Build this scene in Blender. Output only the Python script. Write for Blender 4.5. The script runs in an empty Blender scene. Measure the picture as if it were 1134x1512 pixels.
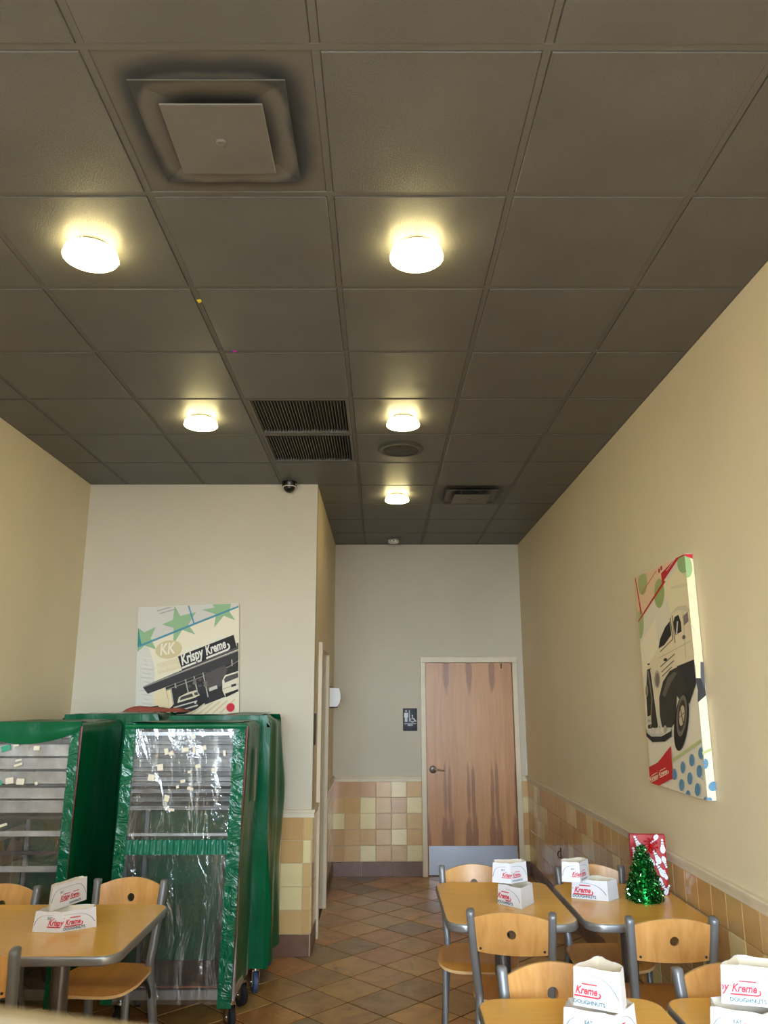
import bpy, bmesh, math, random
import numpy as np
from mathutils import Vector, Matrix, noise
from mathutils.geometry import tessellate_polygon

# ------------------------------------------------------------------ camera, sky, light, exposure
SC = bpy.context.scene
COL = SC.collection
CAM_Z = 1.725
F_PX, PITCH, YAW, ROLL = 1147.6, 0.2365, 0.00416, -0.00224
cd = bpy.data.cameras.new('camera')
cam = bpy.data.objects.new('camera', cd)
COL.objects.link(cam)
cd.sensor_fit = 'VERTICAL'
cd.sensor_height = 36.0
cd.lens = F_PX * 36.0 / 1512.0
cd.clip_start = 0.02
cd.clip_end = 200
_f = Vector((math.sin(YAW) * math.cos(PITCH), math.cos(YAW) * math.cos(PITCH), math.sin(PITCH)))
_r = Vector((math.cos(YAW), -math.sin(YAW), 0))
_u = _r.cross(_f)
_r2 = _r * math.cos(ROLL) + _u * math.sin(ROLL)
_u2 = -_r * math.sin(ROLL) + _u * math.cos(ROLL)
M = Matrix.Identity(4)
for i in range(3):
    M[i][0], M[i][1], M[i][2] = _r2[i], _u2[i], -_f[i]
M.translation = (0, 0, CAM_Z)
cam.matrix_world = M
cd.dof.use_dof = True
cd.dof.focus_distance = 4.5
cd.dof.aperture_fstop = 4.8
SC.camera = cam

W = bpy.data.worlds.new('sky')
SC.world = W
W.use_nodes = True
bg = W.node_tree.nodes['Background']
bg.inputs[0].default_value = (0.70, 0.85, 1.0, 1)
bg.inputs[1].default_value = 33.0
LAMP_COLOR = (1.0, 0.82, 0.37)
LAMP_POWER = 22.0
SC.view_settings.view_transform = 'Standard'
SC.view_settings.look = 'None'
SC.view_settings.gamma = 1
SC.view_settings.use_curve_mapping = False
SC.view_settings.exposure = 0.22
pl = bpy.data.lights.new('window_portal', 'AREA')
pl.shape = 'RECTANGLE'; pl.size = 3.3; pl.size_y = 2.5
pl.cycles.is_portal = True
po = bpy.data.objects.new('window_portal', pl)
COL.objects.link(po)
po.location = (-0.39, -2.47, 1.6)
po.rotation_euler = (math.pi / 2, 0, 0)          # faces +Y, into the room

random.seed(7)
PI = math.pi
H = 3.385                       # ceiling height
XL, XR = -2.295, 1.51           # side walls
YB, YK, XK = 8.42, 5.94, -0.50  # alcove back wall, block face, passage wall
YREAR = -2.5
RAIL_T, RAIL_B = 0.957, 0.907

# ------------------------------------------------------------------ materials
def lin(c):
    return tuple(((v / 255) / 12.92 if v / 255 <= 0.04045 else ((v / 255 + 0.055) / 1.055) ** 2.4) for v in c[:3]) + (1.0,)

MATS = {}
class G:
    """a tiny node-graph writer"""
    def __init__(s, name):
        s.m = bpy.data.materials.new(name); s.m.use_nodes = True
        s.t = s.m.node_tree; s.b = s.t.nodes['Principled BSDF']; s.out = s.t.nodes['Material Output']
        MATS[name] = s.m
    def n(s, typ, **kw):
        x = s.t.nodes.new(typ)
        for k, v in kw.items(): setattr(x, k, v)
        return x
    def l(s, a, b): s.t.links.new(a, b)
    def coord(s, which='Object', scale=(1, 1, 1), rot=(0, 0, 0)):
        c = s.n('ShaderNodeTexCoord'); mp = s.n('ShaderNodeMapping')
        mp.inputs['Scale'].default_value = scale; mp.inputs['Rotation'].default_value = rot
        s.l(c.outputs[which], mp.inputs['Vector']); return mp.outputs[0]
    def noise(s, vec, scale, detail=3, rough=0.5, dist=0.0):
        x = s.n('ShaderNodeTexNoise'); x.inputs['Scale'].default_value = scale
        x.inputs['Detail'].default_value = detail; x.inputs['Roughness'].default_value = rough
        x.inputs['Distortion'].default_value = dist
        if vec is not None: s.l(vec, x.inputs['Vector'])
        return x.outputs['Fac']
    def ramp(s, fac, stops):
        x = s.n('ShaderNodeValToRGB'); e = x.color_ramp.elements
        while len(e) < len(stops): e.new(0.5)
        for i, (p, c) in enumerate(stops):
            e[i].position = p; e[i].color = lin(c) if len(c) == 3 else c
        s.l(fac, x.inputs[0]); return x.outputs[0]
    def math(s, op, a, b=None, c=None):
        x = s.n('ShaderNodeMath', operation=op)
        for i, v in enumerate((a, b, c)):
            if v is None: continue
            if isinstance(v, (int, float)): x.inputs[i].default_value = v
            else: s.l(v, x.inputs[i])
        return x.outputs[0]
    def mix(s, fac, a, b, blend='MIX'):
        x = s.n('ShaderNodeMix', data_type='RGBA', blend_type=blend)
        for sock, v in ((x.inputs[0], fac), (x.inputs[6], a), (x.inputs[7], b)):
            if isinstance(v, (int, float)): sock.default_value = v
            elif isinstance(v, tuple): sock.default_value = v
            else: s.l(v, sock)
        return x.outputs[2]
    def bump(s, h, strength=0.3, dist=0.01):
        x = s.n('ShaderNodeBump'); x.inputs['Strength'].default_value = strength
        x.inputs['Distance'].default_value = dist
        s.l(h, x.inputs['Height']); s.l(x.outputs[0], s.b.inputs['Normal'])
    def col(s, c):
        if isinstance(c, tuple): s.b.inputs['Base Color'].default_value = c
        else: s.l(c, s.b.inputs['Base Color'])
    def set(s, rough=0.5, metal=0.0, spec=0.5):
        s.b.inputs['Roughness'].default_value = rough; s.b.inputs['Metallic'].default_value = metal
        s.b.inputs['Specular IOR Level'].default_value = spec; return s

def plain(name, c, rough=0.5, metal=0.0, spec=0.5, var=0.0, bump=0.0, bscale=60, vscale=6):
    g = G(name); g.set(rough, metal, spec)
    if var:
        v = g.coord()
        f = g.noise(v, vscale, 4)
        d = tuple(max(0, x * (1 - var)) for x in c); e = tuple(min(255, x * (1 + var)) for x in c)
        g.col(g.ramp(f, [(0.3, d), (0.7, e)]))
    else:
        g.col(lin(c))
    if bump:
        g.bump(g.noise(g.coord(), bscale, 2), bump, 0.004)
    return g.m

def paint(name, c):
    g = G(name); g.set(0.55, 0, 0.35)
    f = g.noise(g.coord(), 1.3, 4)
    g.col(g.ramp(f, [(0.3, tuple(x * 0.975 for x in c)), (0.7, tuple(min(255, x * 1.01) for x in c))]))
    g.bump(g.noise(g.coord(), 140, 2), 0.12, 0.002)
    return g.m

paint('cream_paint', (230, 214, 180))
paint('cream_paint_dimmed', (205, 194, 172))  # cream paint dimmed and greyed in colour to offset daylight on window-facing walls
plain('trim_paint', (224, 210, 182), 0.4, var=0.03)
plain('frame_paint', (220, 204, 174), 0.4, var=0.03)

g = G('ceiling_board'); g.set(0.42, 0, 0.5)
v = g.coord()
f1 = g.noise(v, 3, 3)
g.col(g.ramp(f1, [(0.3, (86, 85, 82)), (0.7, (94, 93, 90))]))
pit = g.ramp(g.noise(v, 230, 2, 0.6), [(0.36, (0, 0, 0)), (0.46, (255, 255, 255))])
g.bump(pit, 0.6, 0.003)
plain('ceiling_rail_paint', (92, 90, 86), 0.6)
plain('vent_paint', (100, 97, 91), 0.5, var=0.05)
plain('vent_dark_grey', (70, 68, 66), 0.7, var=0.2, vscale=14)
g = G('vent_ringed_paint'); g.set(0.55)            # darker soft square rings around the outlet
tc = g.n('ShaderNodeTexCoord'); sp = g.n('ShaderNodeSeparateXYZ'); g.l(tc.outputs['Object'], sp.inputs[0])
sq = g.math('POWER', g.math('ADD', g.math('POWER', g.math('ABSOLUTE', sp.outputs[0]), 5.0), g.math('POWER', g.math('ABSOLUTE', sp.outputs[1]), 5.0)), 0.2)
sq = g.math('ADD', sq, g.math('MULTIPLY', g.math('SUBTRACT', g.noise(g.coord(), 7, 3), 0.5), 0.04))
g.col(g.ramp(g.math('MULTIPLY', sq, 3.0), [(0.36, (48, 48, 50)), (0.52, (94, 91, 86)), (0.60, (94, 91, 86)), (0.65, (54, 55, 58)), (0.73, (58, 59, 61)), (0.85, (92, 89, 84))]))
plain('vent_black', (22, 22, 22), 0.6)
plain('louver_paint', (70, 68, 64), 0.45)
plain('speaker_paint', (66, 65, 62), 0.5)

def glazed(name, rough, bump, var, bscale=9):
    g = G(name); g.set(rough, 0, 0.5)
    oi = g.n('ShaderNodeObjectInfo')
    c = g.coord()
    add = g.n('ShaderNodeVectorMath', operation='ADD')
    g.l(c, add.inputs[0]); cb = g.n('ShaderNodeCombineXYZ'); r = g.math('MULTIPLY', oi.outputs['Random'], 37.0)
    g.l(r, cb.inputs[0]); g.l(r, cb.inputs[1]); g.l(r, cb.inputs[2]); g.l(cb.outputs[0], add.inputs[1])
    f = g.noise(add.outputs[0], bscale, 5, 0.6, 0.6)
    lo, hi = 1 - var, 1 + var * 0.7
    sh = g.ramp(f, [(0.28, (lo, lo, lo, 1)), (0.72, (hi, hi, hi, 1))])
    g.col(g.mix(1.0, oi.outputs['Color'], sh, 'MULTIPLY'))
    g.bump(g.noise(add.outputs[0], bscale * 2.2, 4), bump, 0.004)
    return g.m
glazed('wall_tile_glaze', 0.14, 0.05, 0.06, 7)
g = G('slate_tile'); g.set(0.33, 0, 0.5)
oi = g.n('ShaderNodeObjectInfo'); c = g.coord()
add = g.n('ShaderNodeVectorMath', operation='ADD'); g.l(c, add.inputs[0])
cb = g.n('ShaderNodeCombineXYZ'); r = g.math('MULTIPLY', oi.outputs['Random'], 41.0)
for i in range(3): g.l(r, cb.inputs[i])
g.l(cb.outputs[0], add.inputs[1])
f = g.noise(add.outputs[0], 5.5, 6, 0.62, 0.9)
f2 = g.noise(add.outputs[0], 11, 5, 0.65, 0.4)
a = g.mix(1.0, oi.outputs['Color'], g.ramp(f, [(0.3, (0.72, 0.70, 0.68, 1)), (0.65, (1.12, 1.1, 1.05, 1))]), 'MULTIPLY')
dark = g.ramp(f2, [(0.60, (0, 0, 0, 1)), (0.72, (0.55, 0.55, 0.55, 1))])
g.col(g.mix(dark, a, lin((52, 44, 40))))
g.bump(g.noise(add.outputs[0], 16, 5), 0.25, 0.004)
plain('wall_grout', (206, 188, 152), 0.8)
plain('floor_grout', (48, 34, 24), 0.85)

def wood(name, c0, c1, rough=0.32, axis=0, scale=1.0):
    g = G(name); g.set(rough, 0, 0.5)
    oi = g.n('ShaderNodeObjectInfo')
    sc = [14 * scale] * 3; sc[axis] = 1.4 * scale
    c = g.coord('Object', tuple(sc))
    add = g.n('ShaderNodeVectorMath', operation='ADD'); g.l(c, add.inputs[0])
    cb = g.n('ShaderNodeCombineXYZ'); r = g.math('MULTIPLY', oi.outputs['Random'], 23.0)
    for i in range(3): g.l(r, cb.inputs[i])
    g.l(cb.outputs[0], add.inputs[1])
    f = g.noise(add.outputs[0], 1.6, 5, 0.6, 0.5)
    g.col(g.ramp(f, [(0.3, c0), (0.7, c1)]))
    g.bump(g.noise(add.outputs[0], 6, 3), 0.04, 0.002)
    return g.m
wood('maple_back', (208, 150, 82), (232, 178, 108), 0.34, 2)
wood('maple_seat', (212, 148, 68), (232, 170, 88), 0.3, 1)
wood('maple_edge', (226, 184, 124), (238, 202, 146), 0.5, 0)
wood('laminate_top', (246, 186, 88), (252, 198, 102), 0.24, 0, 2.2)

# door veneer, bookmatched strips with dark flame figures
g = G('door_veneer'); g.set(0.36, 0, 0.5)
tc = g.n('ShaderNodeTexCoord'); sp = g.n('ShaderNodeSeparateXYZ'); g.l(tc.outputs['Object'], sp.inputs[0])
x, z = sp.outputs[0], sp.outputs[2]
STR = 0.243
uu = g.math('FRACT', g.math('DIVIDE', g.math('ADD', x, 0.62), STR))
base = g.noise(g.coord('Object', (16, 16, 1.1)), 1.6, 5, 0.6, 0.4)
colr = g.ramp(base, [(0.25, (176, 122, 74)), (0.75, (206, 150, 96))])
stripc = g.n('ShaderNodeTexWhiteNoise', noise_dimensions='1D')
g.l(g.math('FLOOR', g.math('DIVIDE', g.math('ADD', x, 0.62), STR)), stripc.inputs['W'])
colr = g.mix(g.math('MULTIPLY', stripc.outputs['Value'], 0.25), colr, lin((222, 170, 112)))
wob = g.math('MULTIPLY', g.math('SUBTRACT', g.noise(g.coord('Object', (9, 9, 4)), 2, 4), 0.5), 0.9)
tot = None
for cu, cz, ru, rz in [(0.55, 2.02, 0.13, 0.22), (0.42, 0.80, 0.07, 0.26), (0.62, 0.78, 0.075, 0.33), (0.40, 0.36, 0.14, 0.20), (0.66, 0.34, 0.13, 0.22)]:
    du = g.math('DIVIDE', g.math('SUBTRACT', uu, cu), ru)
    dz = g.math('DIVIDE', g.math('SUBTRACT', z, cz), rz)
    d = g.math('SQRT', g.math('ADD', g.math('MULTIPLY', du, du), g.math('MULTIPLY', dz, dz)))
    d = g.math('SUBTRACT', 1.25, g.math('ADD', d, wob))
    mr = g.n('ShaderNodeMapRange'); g.l(d, mr.inputs[0]); mr.inputs[1].default_value = 0.05; mr.inputs[2].default_value = 0.45
    tot = mr.outputs[0] if tot is None else g.math('MAXIMUM', tot, mr.outputs[0])
lines = g.noise(g.coord('Object', (60, 60, 2)), 1.5, 3)
g.col(g.mix(g.math('MULTIPLY', tot, g.math('ADD', 0.42, g.math('MULTIPLY', lines, 0.5))), colr, lin((124, 72, 44))))

plain('powder_grey', (126, 128, 131), 0.36, 0.25, var=0.02)
plain('edge_grey', (150, 152, 156), 0.3, 0.6)
plain('column_grey', (120, 122, 128), 0.25, 0.75)
plain('bracket_black', (30, 30, 31), 0.5)
plain('screw_dark', (26, 20, 16), 0.4)
plain('steel', (160, 162, 168), 0.3, 0.95, bump=0.04, bscale=30)
plain('chrome', (215, 217, 220), 0.12, 1.0)
plain('bronze', (70, 58, 46), 0.3, 0.9)
plain('aluminium', (205, 205, 204), 0.36, 0.85, var=0.06, vscale=20)
plain('tray_metal', (214, 212, 208), 0.42, 0.45, var=0.12, vscale=9)
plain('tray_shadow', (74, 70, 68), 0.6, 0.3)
plain('paper_white', (224, 226, 234), 0.7, bump=0.1, bscale=18)
plain('paper_inside', (228, 218, 200), 0.75)
plain('ink_red', (206, 44, 62), 0.6)
plain('ink_teal', (58, 98, 108), 0.6)
plain('ink_line', (104, 122, 132), 0.6)
plain('white_plastic', (232, 230, 224), 0.35)
plain('black_plastic', (18, 18, 20), 0.25)
plain('sign_navy', (44, 50, 62), 0.5)
plain('sign_white', (226, 228, 230), 0.6)
plain('rubber', (26, 26, 28), 0.7)
plain('wheel_blue', (64, 78, 112), 0.5)
plain('wheel_grey', (150, 154, 166), 0.5)
plain('maroon_vinyl', (96, 34, 30), 0.45)
plain('rust_cloth', (152, 78, 62), 0.7, bump=0.3, bscale=40)
plain('sticker_paper', (232, 224, 202), 0.7)
plain('sticker_green', (60, 160, 130), 0.6)
plain('gift_red', (168, 18, 22), 0.35, bump=0.25, bscale=14)
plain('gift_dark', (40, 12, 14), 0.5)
plain('bow_red', (206, 18, 26), 0.15)
plain('beige_cap', (206, 192, 168), 0.6, var=0.06, vscale=60)
plain('asphalt', (120, 120, 118), 0.9)
plain('window_metal', (90, 90, 92), 0.4, 0.7)
plain('canvas_edge', (232, 224, 206), 0.8)

g = G('green_vinyl'); g.set(0.3, 0, 0.3)
f = g.noise(g.coord(), 4, 4)
g.col(g.ramp(f, [(0.3, (0, 84, 50)), (0.7, (4, 100, 60))]))
g.bump(g.noise(g.coord('Object', (1, 1, 0.5)), 14, 4, 0.55, 0.8), 0.18, 0.02)
g = G('green_vinyl_crinkled'); g.set(0.2, 0, 0.6)
g.col(lin((0, 98, 66)))
g.bump(g.noise(g.coord('Object', (1, 1, 1.25)), 10, 3, 0.5, 1.6), 0.65, 0.03)
g = G('green_band'); g.set(0.2, 0, 0.6); g.col(lin((20, 116, 92)))
g.bump(g.noise(g.coord('Object', (1, 1, 0.15)), 40, 3, 0.5, 0.6), 0.8, 0.02)

def plastic(name, sx, sz, strength, haze, scale=10):
    g = G(name); t = g.t
    t.nodes.remove(g.b)
    tr = g.n('ShaderNodeBsdfTransparent'); tr.inputs[0].default_value = (0.93, 0.95, 0.97, 1)
    gl = g.n('ShaderNodeBsdfGlossy'); gl.inputs['Roughness'].default_value = 0.1
    df = g.n('ShaderNodeBsdfDiffuse'); df.inputs[0].default_value = (0.72, 0.8, 0.92, 1)
    nz = g.noise(g.coord('Object', (sx, sx, sz)), scale, 4, 0.5, 1.2)
    bp = g.n('ShaderNodeBump'); bp.inputs['Strength'].default_value = strength; bp.inputs['Distance'].default_value = 0.03
    g.l(nz, bp.inputs['Height']); g.l(bp.outputs[0], gl.inputs['Normal'])
    fr = g.n('ShaderNodeFresnel'); fr.inputs[0].default_value = 1.6; g.l(bp.outputs[0], fr.inputs['Normal'])
    m1 = g.n('ShaderNodeMixShader'); m1.inputs[0].default_value = haze
    g.l(tr.outputs[0], m1.inputs[1]); g.l(df.outputs[0], m1.inputs[2])
    m2 = g.n('ShaderNodeMixShader'); g.l(g.math('MULTIPLY', fr.outputs[0], 2.6, None), m2.inputs[0])
    g.l(m1.outputs[0], m2.inputs[1]); g.l(gl.outputs[0], m2.inputs[2])
    g.l(m2.outputs[0], g.out.inputs['Surface']); return g.m
plastic('clear_vinyl_creased', 1.0, 0.33, 0.95, 0.045, 9)
plastic('clear_vinyl_taut', 0.8, 0.8, 0.8, 0.04, 3.5)
plastic('window_glass', 1, 1, 0.0, 0.0, 1)

g = G('lamp_glass'); g.set(0.3)
g.col((1, 0.95, 0.85, 1))
g.b.inputs['Emission Color'].default_value = LAMP_COLOR + (1,)
g.b.inputs['Emission Strength'].default_value = LAMP_POWER
g = G('tinsel_green'); g.set(0.18, 0.9)
oi = g.n('ShaderNodeNewGeometry')
g.col(g.ramp(oi.outputs['Random Per Island'], [(0.0, (2, 60, 18)), (0.6, (10, 128, 46)), (1.0, (150, 220, 160))]))

def flat(c):
    name = 'print_%d_%d_%d' % tuple(c)
    if name not in MATS: plain(name, c, 0.65, spec=0.3)
    return MATS[name]

# ------------------------------------------------------------------ mesh helpers
class MB:
    def __init__(s): s.v = []; s.f = []; s.m = []; s.mats = []; s.sm = []
    def mi(s, mat):
        if mat is None: return 0
        if isinstance(mat, str): mat = MATS[mat]
        if mat not in s.mats: s.mats.append(mat)
        return s.mats.index(mat)
    def add(s, verts, faces, mat=None, smooth=True):
        o = len(s.v); k = s.mi(mat)
        s.v += [tuple(p) for p in verts]
        for f in faces: s.f.append(tuple(i + o for i in f)); s.m.append(k); s.sm.append(smooth)
        return s
    def box(s, x0, x1, y0, y1, z0, z1, mat=None, bev=0.0, seg=1, xf=None):
        bm = bmesh.new()
        bmesh.ops.create_cube(bm, size=1)
        for v in bm.verts:
            v.co = Vector((x0 if v.co.x < 0 else x1, y0 if v.co.y < 0 else y1, z0 if v.co.z < 0 else z1))
        if bev: bmesh.ops.bevel(bm, geom=list(bm.edges), offset=bev, segments=seg, affect='EDGES', profile=0.5)
        bm.verts.index_update()
        vs = [v.co.copy() for v in bm.verts]
        if xf: vs = [xf(p) for p in vs]
        s.add(vs, [[v.index for v in f.verts] for f in bm.faces], mat, bev > 0)
        bm.free(); return s
    def tube(s, pts, r, mat=None, n=10, cap=True, flat=None, side=Vector((1, 0, 0))):
        """r: radius or list; flat=(a,b): elliptical section with half-axes a along side and b across"""
        pts = [Vector(p) for p in pts]; N = len(pts); rings = []
        for i, p in enumerate(pts):
            t = (pts[min(i + 1, N - 1)] - pts[max(i - 1, 0)]).normalized()
            a = side - t * side.dot(t)
            if a.length < 1e-4: a = Vector((0, 1, 0)) - t * t.y
            a.normalize(); b = t.cross(a)
            ra = r[i] if isinstance(r, (list, tuple)) else r
            ring = []
            for k in range(n):
                th = 2 * PI * k / n + (PI / n)
                if flat:
                    c_, s_ = math.cos(th), math.sin(th)
                    e = 0.55
                    ring.append(p + a * (flat[0] * ra * math.copysign(abs(c_) ** e, c_)) + b * (flat[1] * ra * math.copysign(abs(s_) ** e, s_)))
                else:
                    ring.append(p + a * (ra * math.cos(th)) + b * (ra * math.sin(th)))
            rings.append(ring)
        vs = [q for ring in rings for q in ring]; fs = []
        for i in range(N - 1):
            for k in range(n):
                fs.append((i * n + k, i * n + (k + 1) % n, (i + 1) * n + (k + 1) % n, (i + 1) * n + k))
        if cap: fs.append(tuple(range(n))[::-1]); fs.append(tuple((N - 1) * n + k for k in range(n)))
        return s.add(vs, fs, mat)
    def lathe(s, prof, mat=None, n=24, c=(0, 0, 0), axis='Z', cap=True):
        vs = []; fs = []
        def P(r, h, th):
            x, y = r * math.cos(th), r * math.sin(th)
            if axis == 'Z': q = (x, y, h)
            elif axis == 'X': q = (h, x, y)
            else: q = (y, h, x)
            return (q[0] + c[0], q[1] + c[1], q[2] + c[2])
        for r, h in prof:
            for k in range(n): vs.append(P(r, h, 2 * PI * k / n))
        for i in range(len(prof) - 1):
            for k in range(n): fs.append((i * n + k, i * n + (k + 1) % n, (i + 1) * n + (k + 1) % n, (i + 1) * n + k))
        if cap:
            if prof[0][0] > 1e-5: fs.append(tuple(range(n))[::-1])
            if prof[-1][0] > 1e-5: fs.append(tuple((len(prof) - 1) * n + k for k in range(n)))
        return s.add(vs, fs, mat)
    def grid(s, fn, nu, nv, mat=None, flip=False):
        vs = [fn(i / nu, j / nv) for j in range(nv + 1) for i in range(nu + 1)]
        fs = []
        for j in range(nv):
            for i in range(nu):
                a = j * (nu + 1) + i
                q = (a, a + 1, a + nu + 2, a + nu + 1)
                fs.append(q[::-1] if flip else q)
        return s.add(vs, fs, mat)
    def prism(s, poly, z0, z1, mat=None, fn=None, smooth=False):
        n = len(poly)
        fn = fn or (lambda x, y, z: (x, y, z))
        vs = [fn(x, y, z0) for x, y in poly] + [fn(x, y, z1) for x, y in poly]
        fs = [tuple(range(n))[::-1], tuple(range(n, 2 * n))] + [(i, (i + 1) % n, n + (i + 1) % n, n + i) for i in range(n)]
        return s.add(vs, fs, mat, smooth)
    def build(s, name, mat=None, parent=None, sharp=35, loc=None):
        me = bpy.data.meshes.new(name)
        me.from_pydata(s.v, [], s.f)
        if mat is not None: s.mats = [MATS[mat] if isinstance(mat, str) else mat]; s.m = [0] * len(s.f)
        for m in s.mats: me.materials.append(m)
        me.polygons.foreach_set('material_index', s.m)
        me.polygons.foreach_set('use_smooth', s.sm)
        bm = bmesh.new(); bm.from_mesh(me)
        bmesh.ops.recalc_face_normals(bm, faces=list(bm.faces)); bm.to_mesh(me); bm.free()
        me.set_sharp_from_angle(angle=math.radians(sharp))
        o = bpy.data.objects.new(name, me); COL.objects.link(o)
        if parent is not None: o.parent = parent
        if loc: o.location = loc
        return o

def inst(src, loc, parent=None, rot=None, color=None, name=None):
    o = src.copy(); COL.objects.link(o)
    o.location = loc
    if parent is not None: o.parent = parent
    if rot is not None: o.rotation_euler = rot
    if color is not None: o.color = color
    return o

def tag(o, label=None, cat=None, group=None, kind=None):
    if label: o['label'] = label
    if cat: o['category'] = cat
    if group: o['group'] = group
    if kind: o['kind'] = kind
    return o

def thing(name, label, cat, loc=(0, 0, 0), rz=0.0, group=None):
    o = bpy.data.objects.new(name, None); COL.objects.link(o)
    o.empty_display_size = 0.1
    o.location = loc; o.rotation_euler = (0, 0, rz)
    return tag(o, label, cat, group)

def copy_tree(o, parent=None):
    c = o.copy(); COL.objects.link(c)
    if parent is not None: c.parent = parent
    for ch in [k for k in KIDS.get(o.name, [])]:
        copy_tree(ch, c)
    return c
KIDS = {}
def index_kids():
    KIDS.clear()
    for o in bpy.data.objects:
        if o.parent is not None: KIDS.setdefault(o.parent.name, []).append(o)

def struct(o): o['kind'] = 'structure'; return o

# ------------------------------------------------------------------ ROOM SHELL
def shell():
    T = 0.12
    m = MB(); m.box(XL - T, XR + T, YREAR - T, YB + T, -0.15, -0.004)
    floor = struct(m.build('floor', 'floor_grout'))
    m = MB(); m.box(XL - T, XR + T, YREAR - T, YB + T, H + 0.06, H + 0.16)
    ceil = struct(m.build('ceiling', 'ceiling_rail_paint'))
    m = MB(); m.box(XR, XR + T, YREAR, YB + T, 0, H + 0.06)
    wr = struct(m.build('wall_right', 'cream_paint'))
    m = MB(); m.box(XL - T, XL, YREAR, YK + T, 0, H + 0.06)
    wl = struct(m.build('wall_left', 'cream_paint'))
    m = MB(); m.box(XL, XK, YK, YK + T, 0, H + 0.06)
    wk = struct(m.build('wall_block', 'cream_paint_dimmed'))
    # passage wall with door opening Y 6.40..7.20, z < 2.125
    m = MB()
    m.box(XK - T, XK, YK + T, 6.40, 0, H + 0.06); m.box(XK - T, XK, 7.20, YB + T, 0, H + 0.06); m.box(XK - T, XK, 6.40, 7.20, 2.125, H + 0.06)
    m.box(XK - T - 0.12, XK - T - 0.07, 6.3, 7.3, 0, 2.2); m.box(XK - T - 0.12, XK - T, 6.28, 6.33, 0, 2.2); m.box(XK - T - 0.12, XK - T, 7.27, 7.32, 0, 2.2); m.box(XK - T - 0.12, XK - T, 6.3, 7.3, 2.15, 2.2)  # unseen boxing added behind the door to stop light leaking in
    wp = struct(m.build('wall_passage', 'cream_paint'))
    m = MB()
    m.box(XK, 0.455, YB, YB + T, 0, H + 0.06); m.box(1.40, XR, YB, YB + T, 0, H + 0.06); m.box(0.455, 1.40, YB, YB + T, 2.115, H + 0.06)
    m.box(0.40, 1.45, YB + T, YB + T + 0.05, 0, 2.2)  # unseen backing added behind the door against light leaks
    wb = struct(m.build('wall_back', 'cream_paint_dimmed'))
    # shop front behind the camera: wall with a wide window
    m = MB()
    x0, x1, z0, z1 = -2.05, 1.27, 0.12, 2.85
    m.box(XL - T, x0, YREAR - T, YREAR, 0, H + 0.06); m.box(x1, XR + T, YREAR - T, YREAR, 0, H + 0.06)
    m.box(x0, x1, YREAR - T, YREAR, 0, z0); m.box(x0, x1, YREAR - T, YREAR, z1, H + 0.06)
    struct(m.build('wall_front', 'cream_paint'))
    m = MB()
    wn = bpy.data.objects.new('window_1', None); COL.objects.link(wn); struct(wn)
    for k in range(4):
        xx = x0 + (x1 - x0) * k / 3
        m.box(xx - 0.03, xx + 0.03, YREAR - 0.09, YREAR - 0.03, z0, z1)
    m.box(x0, x1, YREAR - 0.09, YREAR - 0.03, z0, z0 + 0.05); m.box(x0, x1, YREAR - 0.09, YREAR - 0.03, z1 - 0.05, z1)
    m.build('window_frame', 'window_metal', wn)
    m = MB(); m.box(XL - 30, XR + 30, YREAR - 40, YREAR - T, -0.25, -0.1)
    struct(m.build('ground', 'asphalt'))
    return floor, ceil, wr, wl, wk, wp, wb
floor, ceiling, w_right, w_left, w_block, w_pass, w_back = shell()

# --- ceiling grid and boards
GX0, GY0, GT = -0.17, 1.692, 0.6096
def ceil_parts():
    hw = 0.012
    xs = sorted({XL, XR} | {GX0 + GT * k for k in range(-3, 3) if XL < GX0 + GT * k < XR})
    ys = sorted({YREAR, YB} | {GY0 + GT * k for k in range(-6, 12) if YREAR < GY0 + GT * k < YB})
    cache = {}
    skip = {(-1, 1 - 1), (-1, 4), (-1, 5), (1, 7)}
    for i in range(len(xs) - 1):
        for j in range(len(ys) - 1):
            a, b, c, d = xs[i], xs[i + 1], ys[j], ys[j + 1]
            ci = round((a - GX0) / GT) if a > XL else -4
            rj = round((c - GY0) / GT) if c > YREAR else -9
            if b <= XK + 0.02 and c >= YK - 0.1: continue
            if a < XK and d > YK + 0.1: a = max(a, XK - 0.02)
            if (ci, rj) in skip: continue
            w, h = b - a - 0.0265, d - c - 0.0265
            if w < 0.02 or h < 0.02: continue
            key = (round(w, 3), round(h, 3))
            zt = H - 0.0042 + random.uniform(0, 0.0015)
            if key not in cache:
                m = MB(); m.box(-w / 2, w / 2, -h / 2, h / 2, 0, 0.02, 'ceiling_board', 0.0015)
                o = m.build('ceiling_tile', None, ceiling); o.location = ((a + b) / 2, (c + d) / 2, zt); cache[key] = o
            else:
                inst(cache[key], ((a + b) / 2, (c + d) / 2, zt), ceiling)
    for k in range(-3, 3):
        x = GX0 + GT * k
        y1 = YB if x > XK else YK
        if not XL < x < XR: continue
        m = MB(); m.box(x - hw, x + hw, YREAR, y1, H, H + 0.012, 'ceiling_rail_paint', 0.0015); m.build('grid_rail', None, ceiling)
    for k in range(-6, 12):
        y = GY0 + GT * k
        if not YREAR < y < YB: continue
        m = MB(); m.box(XL if y < YK else XK, XR, y - hw, y + hw, H - 0.0008, H + 0.012, 'ceiling_rail_paint', 0.0015); m.build('grid_rail', None, ceiling)
    # wall angle
    m = MB()
    m.box(XR - 0.02, XR, YREAR, YB, H - 0.002, H + 0.02); m.box(XL, XL + 0.02, YREAR, YK, H - 0.002, H + 0.02)
    m.box(XL, XK, YK - 0.02, YK, H - 0.002, H + 0.02); m.box(XK, XK + 0.02, YK, YB, H - 0.002, H + 0.02); m.box(XK, XR, YB - 0.02, YB, H - 0.002, H + 0.02)
    m.build('wall_angle', 'ceiling_rail_paint', ceiling)
ceil_parts()

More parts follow.
